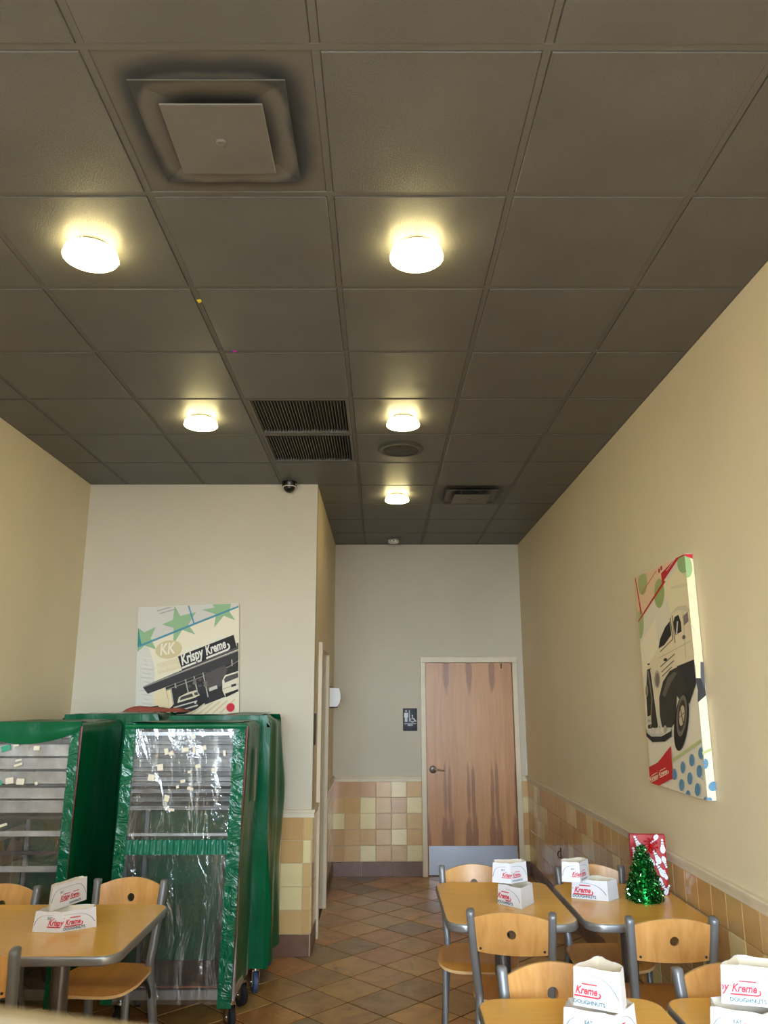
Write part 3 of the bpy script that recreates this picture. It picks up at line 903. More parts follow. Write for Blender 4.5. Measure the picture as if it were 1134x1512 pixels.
    for k in range(5): a.line([(520 + 60 * k, 1010), (640 + 60 * k, 930 - 5 * k)], 12, (222, 200, 160))
    a.ell(845, 972, 34, 34, (212, 48, 66))
    a.line([(285, 225), (390, 195)], 5, (160, 156, 150)); a.line([(305, 245), (420, 212)], 5, (160, 156, 150))
    a.mb.build('canvas_print', None, t)
left_picture()

class WrapArt(Art):
    """print that runs round the right edge of a canvas: polygons are cut along that edge (given in drawing coordinates)"""
    def __init__(s, front, side, e0, e1):
        s.front, s.side = front, side; s.mb = MB(); s.k = 0
        (x0, y0), (x1, y1) = e0, e1
        s.a, s.b = (y1 - y0), -(x1 - x0); s.c = s.a * x0 + s.b * y0     # a*x+b*y<=c on the front
    def poly(s, pts, c, bump=True):
        if bump: s.k += 1
        tri = tessellate_polygon([[Vector((x, y, 0)) for x, y in pts]])
        s.verts(pts, [tuple(t) for t in tri], c, False)
    def verts(s, vs, fs, c, bump=True):
        if bump: s.k += 1
        d = 0.0006 + 0.00012 * s.k
        mat = flat(c) if isinstance(c, (tuple, list)) else MATS[c]
        for f in fs:
            p = [vs[i] for i in f]
            A = clip(p, s.a, s.b, s.c); B = clip(p, -s.a, -s.b, -s.c)
            if len(A) > 2: s.mb.add([s.front(x, y, d) for x, y in A], [tuple(range(len(A)))], mat, False)
            if len(B) > 2: s.mb.add([s.side(x, y, d) for x, y in B], [tuple(range(len(B)))], mat, False)

def right_picture():
    w, h, th = 0.755, 1.13, 0.042
    t = thing('picture', 'tall canvas picture of a vintage car and coloured dots on the right cream wall', 'picture', (XR, 4.0725, 1.725 + 0.1175))
    t.rotation_euler = (0, 0, -PI / 2)        # local x runs along -Y, local -y faces the room
    m = MB(); m.box(-w / 2, w / 2, -th, -0.002, -h / 2, h / 2, 'canvas_edge', 0.003, 2); m.build('canvas', None, t)
    hm = homography([(125, 215), (372, 150), (455, 1270), (195, 1180)], [(0, 1), (1, 1), (1, 0), (0, 0)])
    hs = homography([(372, 150), (401, 128), (498, 1282), (455, 1270)], [(0, 1), (1, 1), (1, 0), (0, 0)])
    def fn(x, y, d):
        u, v = hm(x, y); u = min(max(u, 0.004), 1.0); v = min(max(v, 0.003), 0.997)
        return ((u - 0.5) * w + (d if u == 1.0 else 0), -th - d, (v - 0.5) * h)
    def fs(x, y, d):
        u, v = hs(x, y); u = min(max(u, 0.0), 0.97); v = min(max(v, 0.003), 0.997)
        return (w / 2 + d, -th * (1 - u) - 0.002 * u - (d if u == 0 else 0), (v - 0.5) * h)
    a = WrapArt(fn, fs, (372, 150), (455, 1270))
    a.poly([(110, 200), (420, 110), (520, 1310), (180, 1200)], (230, 219, 192))
    a.poly([(125, 215), (340, 147), (262, 262), (138, 438)], (236, 200, 160))
    a.poly([(270, 280), (400, 150), (412, 300), (435, 560), (300, 420)], (238, 224, 180))
    a.poly([(150, 540), (225, 430), (240, 560), (160, 700)], (240, 226, 190))
    a.ell(164, 252, 23, 56, (176, 182, 120)); a.ell(247, 315, 25, 70, (162, 176, 108)); a.ell(152, 445, 16, 70, (170, 184, 122)); a.ell(368, 190, 30, 52, (158, 188, 128))
    a.poly([(125, 220), (130, 220), (160, 395), (154, 400)], (200, 60, 50))
    a.line([(138, 432), (275, 262)], 11, (196, 48, 46))
    a.poly([(262, 270), (258, 222), (330, 150), (400, 128), (400, 150), (345, 168)], (198, 40, 48))
    a.line([(160, 300), (235, 205)], 4, (206, 130, 96)); a.line([(285, 215), (330, 165)], 4, (232, 190, 180))
    a.ell(249, 207, 5, 11, (190, 60, 46)); a.ell(260, 197, 5, 11, (190, 60, 46))
    a.line([(305, 300), (420, 300)], 14, (228, 214, 176))
    # car body
    cr = (232, 214, 176)
    a.poly([(240, 590), (262, 510), (300, 430), (335, 395), (372, 395), (405, 430), (425, 480), (438, 560), (440, 640), (330, 670), (255, 720), (240, 860), (205, 850), (185, 660), (195, 632)], cr)
    a.poly([(300, 425), (335, 393), (375, 393), (408, 440), (385, 425), (340, 410)], (214, 200, 170))
    a.poly([(242, 574), (250, 530), (275, 480), (298, 456), (305, 520), (270, 562)], (42, 42, 40))
    a.poly([(313, 470), (322, 440), (340, 432), (352, 470), (354, 512), (325, 524)], (46, 46, 44))
    a.line([(300, 440), (312, 540), (250, 590)], 5, (120, 112, 96)); a.line([(310, 430), (322, 560)], 5, (150, 138, 116)); a.line([(330, 520), (336, 462)], 7, (200, 196, 186))
    a.poly([(360, 445), (385, 425), (388, 470), (366, 488)], (130, 120, 110))
    a.line([(362, 420), (372, 640)], 3, (196, 182, 150)); a.line([(240, 620), (400, 560)], 3, (190, 176, 146)); a.line([(250, 660), (320, 610)], 5, (120, 108, 90)); a.line([(255, 685), (315, 640)], 5, (120, 108, 90)); a.line([(258, 705), (305, 668)], 5, (120, 108, 90))
    a.ell(275, 630, 9, 7, (60, 54, 48)); a.ell(365, 540, 8, 10, (110, 104, 96))
    # running board and fenders
    dk = (62, 58, 50)
    a.poly([(330, 668), (440, 640), (447, 720), (420, 752), (385, 845), (360, 800)], (52, 50, 50))
    a.poly([(425, 640), (425, 570), (440, 565), (445, 700)], (84, 84, 90))
    a.poly([(245, 880), (243, 800), (262, 730), (295, 685), (330, 672), (350, 690), (372, 760), (380, 850), (345, 830), (328, 800), (318, 920), (300, 940), (255, 935)], dk)
    a.poly([(258, 790), (285, 715), (318, 690), (330, 700), (300, 740), (272, 800)], (104, 98, 86))
    a.poly([(180, 770), (186, 665), (205, 660), (215, 720), (218, 800), (245, 935), (188, 935)], (58, 52, 44))
    a.line([(190, 670), (208, 800), (200, 930)], 6, (128, 118, 98)); a.line([(205, 665), (225, 820), (240, 930)], 7, (226, 216, 190)); a.line([(188, 640), (200, 640)], 7, (70, 64, 56))
    a.ell(235, 715, 15, 42, (186, 176, 150)); a.ell(236, 718, 10, 32, (120, 112, 94)); a.ell(184, 762, 7, 28, (150, 140, 116))
    a.poly([(184, 880), (202, 876), (206, 915), (188, 920)], (206, 196, 170)); a.text('1940', 187, 905, 14, (70, 62, 56), 0.0, 0, 0, 1.8, -1)
    # wheel
    a.ell(348, 920, 33, 128, (40, 38, 36), 0.12); a.ell(350, 892, 24, 92, (112, 104, 92), 0.10); a.ell(350, 892, 17, 70, (64, 58, 50), 0.1); a.ell(351, 892, 12, 46, (196, 180, 146), 0.1); a.line([(340, 900), (362, 880)], 4, (96, 86, 70)); a.line([(345, 860), (356, 925)], 4, (96, 86, 70))
    # bumper
    a.poly([(178, 935), (200, 962), (250, 968), (302, 945), (302, 980), (270, 1000), (210, 998), (180, 968)], (46, 44, 42))
    a.poly([(180, 935), (205, 958), (255, 962), (300, 940), (300, 955), (255, 976), (205, 972), (182, 952)], (206, 198, 178))
    a.ell(212, 948, 7, 16, (216, 208, 190)); a.ell(240, 948, 7, 18, (216, 208, 190)); a.ell(272, 944, 7, 16, (176, 168, 150))
    # banner, stripe and dots
    a.line([(300, 1090), (470, 990)], 14, (186, 190, 130))
    a.poly([(192, 1108), (235, 1090), (298, 1022), (305, 1165), (240, 1200), (197, 1180)], (200, 44, 44))
    a.logo(199, 1172, 96, (244, 222, 180), 0.42, -1)
    a.text('DOUGHNUTS', 240, 1212, 46, (150, 40, 40), 0.0, 0, 0, 1.6, -1)
    blue = (96, 140, 168)
    for x, y, rx, ry in ((313, 1148, 10, 25), (352, 1120, 10, 26), (394, 1092, 11, 27), (440, 1065, 15, 27), (345, 1196, 11, 26), (384, 1170, 11, 27), (428, 1142, 12, 27), (375, 1238, 10, 18), (418, 1220, 12, 28), (458, 1266, 13, 16), (478, 1192, 22, 27)):
        a.ell(x, y, rx, ry, blue)
    a.mb.build('canvas_print', None, t)
right_picture()

# ------------------------------------------------------------------ signs and wall things
def restroom_sign(loc, rz, label):
    t = thing('restroom_sign', label, 'sign', loc, rz)
    w, h = 0.148, 0.228
    m = MB(); m.box(-w / 2, w / 2, -0.006, -0.0005, -h / 2, h / 2, 'sign_navy', 0.004, 2); m.build('plate', None, t)
    a = Art(lambda u, v, d: (u * w - w / 2, -0.006 - d, v * h - h / 2))
    c = 'sign_white'; k = h / w
    a.ell(0.22, 0.88, 0.055, 0.055 / k, c)
    a.poly([(0.09, 0.80), (0.35, 0.80), (0.37, 0.60), (0.31, 0.60), (0.31, 0.40), (0.23, 0.40), (0.23, 0.56), (0.21, 0.56), (0.21, 0.40), (0.13, 0.40), (0.13, 0.60), (0.07, 0.60)], c)
    a.line([(0.45, 0.40), (0.45, 0.92)], 0.035, c)
    a.ell(0.66, 0.68, 0.04, 0.04 / k, c)
    a.line([(0.66, 0.66), (0.68, 0.54), (0.80, 0.53), (0.88, 0.42), (0.94, 0.44)], 0.05, c)
    ring = [(0.67 + 0.14 * math.cos(b), 0.48 + 0.14 / k * math.sin(b)) for b in [2.2 + i * 0.33 for i in range(13)]]
    a.line(ring, 0.035, c)
    a.line([(0.08, 0.315), (0.92, 0.315)], 0.02, c)
    a.text('MEN', 0.33, 0.215, 0.34, c, 0, 0, 0.02, 0.62)
    a.mb.build('lettering', None, t)
restroom_sign((0.303, YB, 1.725 - 0.2065), 0, "navy men's restroom sign with white figure and wheelchair, left of the wooden door")
# the second sign is only seen edge-on: plate and figures alone
t = thing('restroom_sign', 'dark restroom sign seen edge-on on the passage wall beside the frame', 'sign', (XK, 6.06, 1.725 - 0.2165), PI / 2)
m = MB(); m.box(-0.074, 0.074, -0.006, -0.0005, -0.114, 0.114, 'sign_navy', 0.004, 2); m.build('plate', None, t)

t = thing('wall_dispenser', 'white rounded plastic dispenser mounted on the passage wall beyond the frame', 'dispenser', (XK, 7.5, 1.66))
m = MB()
prof = [(0, 0), (0.09, 0.0), (0.115, 0.03), (0.125, 0.08), (0.12, 0.13), (0.11, 0.165), (0, 0.17)]
m.prism([(x, z) for x, z in prof], -0.09, 0.09, 'white_plastic', lambda x, z, y: (x, y, z)); m.build('housing', None, t)
m = MB(); m.box(0.02, 0.09, -0.05, 0.05, -0.012, 0.0, 'bracket_black', 0.003); m.build('nozzle', None, t)
m = MB(); m.box(0.0, 0.02, -0.012, 0.012, 0.168, 0.26, 'trim_paint', 0.002); m.box(0.01, 0.04, -0.015, 0.015, 0.168, 0.19, 'bronze', 0.003); m.build('mounting_bracket', None, t)

t = thing('wall_hook', 'small black hook on the tiled right wall behind the folded hats', 'hook', (XR - 0.011, 6.97, 0.47))
m = MB(); m.box(-0.004, 0, -0.012, 0.012, -0.04, 0.045, 'bracket_black', 0.002); m.build('plate', None, t)
m = MB(); m.tube([(-0.003, 0, 0.02), (-0.02, 0, 0.015), (-0.028, 0, -0.01), (-0.02, 0, -0.03), (-0.008, 0, -0.032)], 0.005, 'bracket_black', 8); m.build('prong', None, t)

# ------------------------------------------------------------------ tables
TH = 0.757
def round_rect(x0, x1, y0, y1, r, n=6):
    pts = []
    for cx, cy, a0 in ((x1 - r, y1 - r, 0), (x0 + r, y1 - r, PI / 2), (x0 + r, y0 + r, PI), (x1 - r, y0 + r, 3 * PI / 2)):
        for k in range(n + 1):
            a = a0 + PI / 2 * k / n; pts.append((cx + r * math.cos(a), cy + r * math.sin(a)))
    return pts
def offset_rr(w, d, r, o, n=6): return round_rect(-w / 2 + o, w / 2 - o, -d / 2 + o, d / 2 - o, max(r - o, 0.01), n)
def table(w, d, label, loc, cols):
    t = thing('cafe_table', label, 'table', loc, 0, 'maple cafe tables')
    r = 0.085
    # laminate top
    o = 0.007; P = offset_rr(w, d, r, o)
    m = MB(); m.prism(P, TH - 0.028, TH, 'laminate_top'); m.build('tabletop', None, t)
    # rounded grey edge
    prof = [(0.008, TH - 0.0006), (0.004, TH - 0.001), (0.0012, TH - 0.005), (0.0, TH - 0.012), (0.0, TH - 0.026), (0.002, TH - 0.033), (0.007, TH - 0.037), (0.02, TH - 0.0375), (0.02, TH - 0.028)]
    n = len(P); m = MB(); vs = []; fs = []
    for oo, z in prof: vs += [(x, y, z) for x, y in offset_rr(w, d, r, oo)]
    for i in range(len(prof) - 1):
        for k in range(n): fs.append((i * n + k, i * n + (k + 1) % n, (i + 1) * n + (k + 1) % n, (i + 1) * n + k))
    m.add(vs, fs, 'edge_grey'); m.build('edge_band', None, t)
    for cx in cols:
        m = MB(); m.lathe([(0.038, 0.03), (0.038, TH - 0.035)], 'column_grey', 24, (cx, 0, 0)); m.build('column', None, t)
        m = MB(); m.box(cx - 0.12, cx + 0.12, -0.2, 0.2, TH - 0.043, TH - 0.036, 'bracket_black', 0.002); m.build('top_plate', None, t)
        m = MB(); m.lathe([(0.0, 0.038), (0.045, 0.036), (0.07, 0.03), (0.20, 0.012), (0.21, 0.004), (0.21, 0.0)], 'bracket_black', 32, (cx, 0, 0)); m.build('base_plate', None, t)
    return t
table(0.597, 0.82, 'maple-topped cafe table nearest the wooden door, beside the aisle, with hats', (0.589, 4.175, 0), [0.0])
table(0.580, 0.78, 'maple-topped cafe table against the right wall, carrying the tinsel tree', (1.200, 4.15, 0), [0.0])
table(0.600, 0.82, 'maple-topped cafe table at the bottom edge beside the aisle, cut by frame', (0.612, 2.485, 0), [0.0])
table(0.560, 0.82, 'maple-topped cafe table cut off in the bottom right corner by the wall', (1.207, 2.485, 0), [0.0])
table(1.225, 0.80, 'long maple-topped cafe table on the left in front of the green racks', (-1.6375, 3.74, 0), [-0.36, 0.25])

# ------------------------------------------------------------------ chairs
def plate_with_hole(cx, cz, r, bound, fn, th, mats, nrings=5):
    """a curved panel with a round hole; bound: closed 2-D outline around the hole, fn maps (x,z,depth)->point"""
    n = len(bound); m = MB(); vs = []; fs = []
    rings = []
    for k in range(nrings + 1):
        f = (k / nrings) ** 1.3
        ring = []
        for bx, bz in bound:
            a = math.atan2(bz - cz, bx - cx); hx, hz = cx + r * math.cos(a), cz + r * math.sin(a)
            ring.append((hx + (bx - hx) * f, hz + (bz - hz) * f))
        rings.append(ring)
    for d in (0, th):
        o = len(vs)
        for ring in rings: vs += [fn(x, z, d) for x, z in ring]
        for i in range(nrings):
            for k in range(n): fs.append((o + i * n + k, o + i * n + (k + 1) % n, o + (i + 1) * n + (k + 1) % n, o + (i + 1) * n + k))
    m.add(vs, fs, mats[0])
    N = (nrings + 1) * n
    rim = []
    for i in (0, nrings):
        for k in range(n): rim.append((i * n + k, i * n + (k + 1) % n, N + i * n + (k + 1) % n, N + i * n + k))
    m.add(vs, rim, mats[1])
    return m
def bez(pts, n=8):
    """Catmull-Rom through points"""
    P = [Vector(p) for p in pts]; out = []
    for i in range(len(P) - 1):
        p0 = P[max(i - 1, 0)]; p1 = P[i]; p2 = P[i + 1]; p3 = P[min(i + 2, len(P) - 1)]
        for k in range(n):
            t = k / n
            out.append(0.5 * ((2 * p1) + (p2 - p0) * t + (2 * p0 - 5 * p1 + 4 * p2 - p3) * t * t + (3 * p1 - p0 - 3 * p2 + p3) * t ** 3))
    out.append(P[-1]); return out
CH = 0.822      # top of the posts
def chair():
    t = thing('cafe_chair', 'x', 'chair')
    # rear legs run up as back posts
    path = [(0.177, 0.245, CH), (0.170, 0.222, 0.70), (0.158, 0.185, 0.53), (0.152, 0.175, 0.45), (0.160, 0.20, 0.30), (0.178, 0.265, 0.0)]
    for s in (-1, 1):
        pts = bez([(s * x, y, z) for x, y, z in path], 5)
        rr = [1.0] * len(pts)
        pts = [pts[0] + Vector((0, 0.001, 0.006))] + pts; rr = [0.72] + rr
        m = MB(); m.tube(pts, rr, 'powder_grey', 12, True, (0.0175, 0.025)); m.build('leg', None, t, sharp=50)
    for s in (-1, 1):
        pts = [(s * 0.165, -0.13, 0.436), (s * 0.167, -0.135, 0.25), (s * 0.172, -0.15, 0.0)]
        m = MB(); m.tube(pts, 1.0, 'powder_grey', 8, True, (0.0135, 0.0135)); m.build('leg', None, t, sharp=50)
    # seat frame
    m = MB()
    m.tube([(-0.165, -0.13, 0.428), (0.165, -0.13, 0.428)], 1.0, None, 8, True, (0.013, 0.013), Vector((0, 0, 1)))
    m.tube([(-0.152, 0.175, 0.428), (0.152, 0.175, 0.428)], 1.0, None, 8, True, (0.013, 0.013), Vector((0, 0, 1)))
    for s in (-1, 1): m.tube([(s * 0.158, -0.13, 0.428), (s * 0.148, 0.175, 0.428)], 1.0, None, 8, True, (0.012, 0.012))
    m.build('seat_frame', 'powder_grey', t, sharp=50)
    for s in (-1, 1):
        m = MB(); m.tube(bez([(s * 0.158, 0.05, 0.428), (s * 0.159, 0.10, 0.405), (s * 0.160, 0.155, 0.35), (s * 0.163, 0.20, 0.27)], 4), 0.008, 'bracket_black', 8); m.build('brace', None, t)
    # seat: moulded plywood
    n = 40; out = []
    for k in range(n):
        a = 2 * PI * k / n
        c, s = math.cos(a), math.sin(a); e = 0.5
        x = math.copysign(abs(c) ** e, c); y = math.copysign(abs(s) ** e, s)
        wv = 0.212 - 0.028 * (y + 1) / 2
        out.append((x * wv, y * 0.195 - 0.005))
    def zf(x, y):
        z = 0.449 - 0.010 * max(0, 1 - (x / 0.2) ** 2) * max(0, 1 - ((y - 0.03) / 0.17) ** 2)
        if y < -0.12: z -= ((-0.12 - y) / 0.08) ** 2 * 0.022
        return z
    m = MB(); vs = []; fs = []; NR = 7
    for d in (0.0, -0.013):
        o = len(vs)
        for i in range(NR + 1):
            f = (i / NR) ** 0.8
            vs += [(x * f, y * f - 0.0, zf(x * f, y * f) + d + 0.006) for x, y in out]
        for i in range(NR):
            for k in range(n): fs.append((o + i * n + k, o + i * n + (k + 1) % n, o + (i + 1) * n + (k + 1) % n, o + (i + 1) * n + k))
    m.add(vs, fs, 'maple_seat'); N = (NR + 1) * n
    m.add(vs, [(NR * n + k, NR * n + (k + 1) % n, N + NR * n + (k + 1) % n, N + NR * n + k) for k in range(n)], 'maple_edge')
    m.build('seat', None, t, sharp=40)
    # backrest
    zb = 0.652
    def hw(z): return 0.150 + (z - zb) / (CH - zb) * 0.015
    bound = []
    for k in range(13): x = -1 + 2 * k / 12; bound.append((x * hw(zb), zb + 0.004 * x * x))
    for k in range(1, 6): z = zb + (0.798 - zb) * k / 6; bound.append((hw(z), z))
    for k in range(17): x = 1 - 2 * k / 16; bound.append((x * hw(0.81), 0.796 + 0.034 * (1 - x * x)))
    for k in range(1, 6): z = 0.798 - (0.798 - zb) * k / 6; bound.append((-hw(z), z))
    def fn(x, z, d):
        lean = 0.205 + (z - 0.615) / (CH - 0.615) * 0.042
        bow = 0.028 * (1 - (x / 0.165) ** 2)
        return (x, lean + bow - 0.006 + d, z)
    m = plate_with_hole(0.0, 0.738, 0.0195, bound, fn, 0.012, ('maple_back', 'maple_edge'))
    b = m.build('backrest', None, t, sharp=40)
    for s in (-1, 1):
        x, z = s * 0.137, 0.671; p = fn(x, z, 0.0125)
        m = MB(); m.lathe([(0.0055, -0.002), (0.0055, 0.001), (0.003, 0.0015), (0, 0.0015)], 'screw_dark', 10, p, 'Y'); m.build('screw', None, b)
    return t
chair0 = chair(); index_kids()
def place(mid, dev, label, first=[True]):
    """mid: point below the middle of the post tops; dev: heading of the chair's back, measured from +Y counter-clockwise"""
    o = chair0 if first[0] else copy_tree(chair0); first[0] = False
    bx, by = -math.sin(dev), math.cos(dev)
    o.location = (mid[0] - bx * 0.245, mid[1] - by * 0.245, 0); o.rotation_euler = (0, 0, dev)
    tag(o, label, 'chair', 'maple and grey metal cafe chairs')
place((0.563, 3.69), PI - 0.21, 'maple cafe chair seen from behind, pushed to the aisle-side hat table')
place((1.225, 3.59), PI - 0.02, 'maple cafe chair seen from behind, in front of the tinsel tree table')
place((0.592, 2.985), 0.02, 'maple cafe chair facing the camera behind the bottom-edge aisle table')
place((1.192, 2.962), 0.0, 'maple cafe chair facing the camera behind the bottom right corner table')
place((0.512, 4.645), -0.08, 'maple cafe chair facing the camera, closest to the steel kick plate')
place((1.150, 4.64), 0.03, 'maple cafe chair against the tiled right wall, behind the paper hats')
place((-1.289, 4.346), -0.096, 'maple cafe chair pulled back before the rack with crinkled clear window')
place((-1.885, 4.205), 0.0, 'maple cafe chair half out of frame before the left green rack')
place((-1.54, 3.20), PI, 'maple cafe chair seen from behind at the left edge, near the table')

# ------------------------------------------------------------------ paper hats
def hat(front, back, z0, label, h=0.090, group='folded white paper hats', tip=0.0):
    """folded paper hat: outline front (left to right seen from outside) then back; open at the bottom, crown pushed in at the top"""
    F = [Vector((x, y)) for x, y in front]; Bk = [Vector((x, y)) for x, y in back]
    loop = F + Bk
    c = sum(loop, Vector((0, 0))) / len(loop)
    t = thing('paper_hat', label, 'paper hat', (c.x, c.y, z0), 0, group)
    loop = [p - c for p in loop]; F = [p - c for p in F]
    # refine
    ring = []
    for i in range(len(loop)):
        a, b = loop[i], loop[(i + 1) % len(loop)]
        for k in range(6): ring.append(a.lerp(b, k / 6))
    n = len(ring)
    def lean(v): return 1.0 - 0.06 * v      # top a little tighter than the bottom
    cum = [0]
    for a, b in zip(F, F[1:]): cum.append(cum[-1] + (b - a).length)
    L = cum[-1]
    def bulge(i): return 0.0
    m = MB(); vs = []; fs = []
    top = []
    for j in range(5):
        v = j / 4
        for i, p in enumerate(ring):
            q = p * lean(v)
            zz = h * v
            if j == 4:
                zz += 0.006 * math.sin(i * 1.7) * 0.4
            vs.append((q.x, q.y, zz))
    for j in range(4):
        for i in range(n): fs.append((j * n + i, j * n + (i + 1) % n, (j + 1) * n + (i + 1) % n, (j + 1) * n + i))
    m.add(vs, fs, 'paper_white')
    body = m.build('hat_band', None, t, sharp=25)
    # crown pushed in: rim -> crease
    m = MB(); vs = []; fs = []
    ax = (F[-1] - F[0]); ax = ax.normalized() if ax.length > 0.01 else Vector((1, 0))
    for j, (f, dz) in enumerate(((0.985, 0.0), (0.80, -0.018), (0.5, -0.034), (0.2, -0.045), (0.0, -0.050))):
        for p in ring:
            al = p.dot(ax); q = ax * (al * (0.3 * f + 0.7)) + (p - ax * al) * f
            q = q * lean(1.0) * 0.985
            vs.append((q.x, q.y, h + dz))
    for j in range(4):
        for i in range(n): fs.append((j * n + i, j * n + (i + 1) % n, (j + 1) * n + (i + 1) % n, (j + 1) * n + i))
    m.add(vs, fs, 'paper_inside'); m.build('crown_fold', None, t, sharp=25)
    # print wraps round the front
    def fn(u, v, d):
        s = min(max(u, 0.0), 0.9999) * L
        k = 0
        while k < len(F) - 2 and s > cum[k + 1]: k += 1
        a, b = F[k], F[k + 1]; p = a.lerp(b, (s - cum[k]) / (cum[k + 1] - cum[k]))
        e = (b - a).normalized(); nr = Vector((e.y, -e.x))
        q = p * lean(v) + nr * (d + 0.0004)
        return (q.x, q.y, h * v)
    a = Art(fn)
    asp = L / h
    a.line([(0.015 + 0.0, 0.30), (0.03, 0.48), (0.06, 0.64), (0.11, 0.75), (0.18, 0.80), (0.30, 0.82), (0.499, 0.83)], 0.012, 'ink_line')
    a.line([(0.501, 0.83), (0.72, 0.82), (0.82, 0.76), (0.89, 0.64), (0.94, 0.48), (0.975, 0.30)], 0.012, 'ink_line')
    def T(str_, x, y, w, c, bold=0.0, sy=1.0, shear=0.0):
        vs, fs_, tw, q0, q1 = text_mesh(str_, shear, bold); k = w / tw
        a.verts([(x + px * k, y + py * k * asp * sy) for px, py in vs], fs_, c)
    T('EAT', 0.225, 0.62, 0.085, 'ink_teal', 0.03)
    a.k += 1
    x0, y0, w = 0.245, 0.33, 0.55
    for vs, fs_ in LOGO: a.verts([(x0 + w * px, y0 + w * py * asp * 0.78) for px, py in vs], fs_, 'ink_red', False)
    T('DOUGHNUTS', 0.50, 0.08, 0.33, 'ink_teal', 0.03)
    a.mb.build('hat_print', None, t)
    return t
TZ = TH + 0.0008
HZ = TZ + 0.0925
# aisle-side table
hat([(0.655, 4.255), (0.566, 4.122), (0.664, 4.008)], [(0.745, 4.13)], TZ, 'lower paper hat on the aisle-side table, under another hat')
hat([(0.545, 4.135), (0.63, 4.10), (0.725, 4.165)], [(0.715, 4.225), (0.56, 4.205)], HZ, 'upper paper hat standing crosswise on the aisle-side table hat')
# tree table
hat([(1.10, 4.30), (0.950, 4.225), (1.115, 4.150)], [(1.185, 4.215)], TZ, 'lower paper hat on the tinsel tree table')
hat([(0.890, 4.145), (0.975, 4.12), (1.045, 4.215)], [(1.025, 4.265), (0.90, 4.21)], HZ, 'upper paper hat on the tinsel tree table, leaning across the lower')
# bottom edge table
hat([(0.528, 2.555), (0.665, 2.485), (0.755, 2.58)], [(0.735, 2.65), (0.56, 2.63)], TZ, 'lower paper hat on the bottom-edge aisle table', 0.088)
hat([(0.67, 2.66), (0.566, 2.565), (0.690, 2.495)], [(0.722, 2.56)], HZ - 0.002, 'upper paper hat on the bottom-edge aisle table, its logo cut by fold', 0.104)
# corner table
hat([(0.958, 2.555), (1.09, 2.49), (1.21, 2.56)], [(1.19, 2.64), (0.99, 2.63)], TZ, 'lower paper hat in the bottom right corner', 0.088)
hat([(1.10, 2.665), (1.008, 2.575), (1.175, 2.525)], [(1.24, 2.60)], HZ - 0.002, 'upper paper hat in the bottom right corner, before a chair back', 0.104)
# long table
hat([(-1.500, 3.672), (-1.375, 3.655), (-1.250, 3.745)], [(-1.275, 3.80), (-1.48, 3.765)], TZ, 'lower paper hat lying along the long left table', 0.080)
hat([(-1.425, 3.655), (-1.385, 3.755), (-1.345, 3.865)], [(-1.385, 3.875), (-1.447, 3.69)], TZ + 0.0825, 'upper paper hat standing upright in the hat on the long left table', 0.098)
hat([(-2.15, 3.76), (-2.03, 3.73), (-1.898, 3.80)], [(-1.93, 3.86), (-2.12, 3.84)], TZ, 'paper hat cut by the left edge of the frame, on the long table', 0.10)

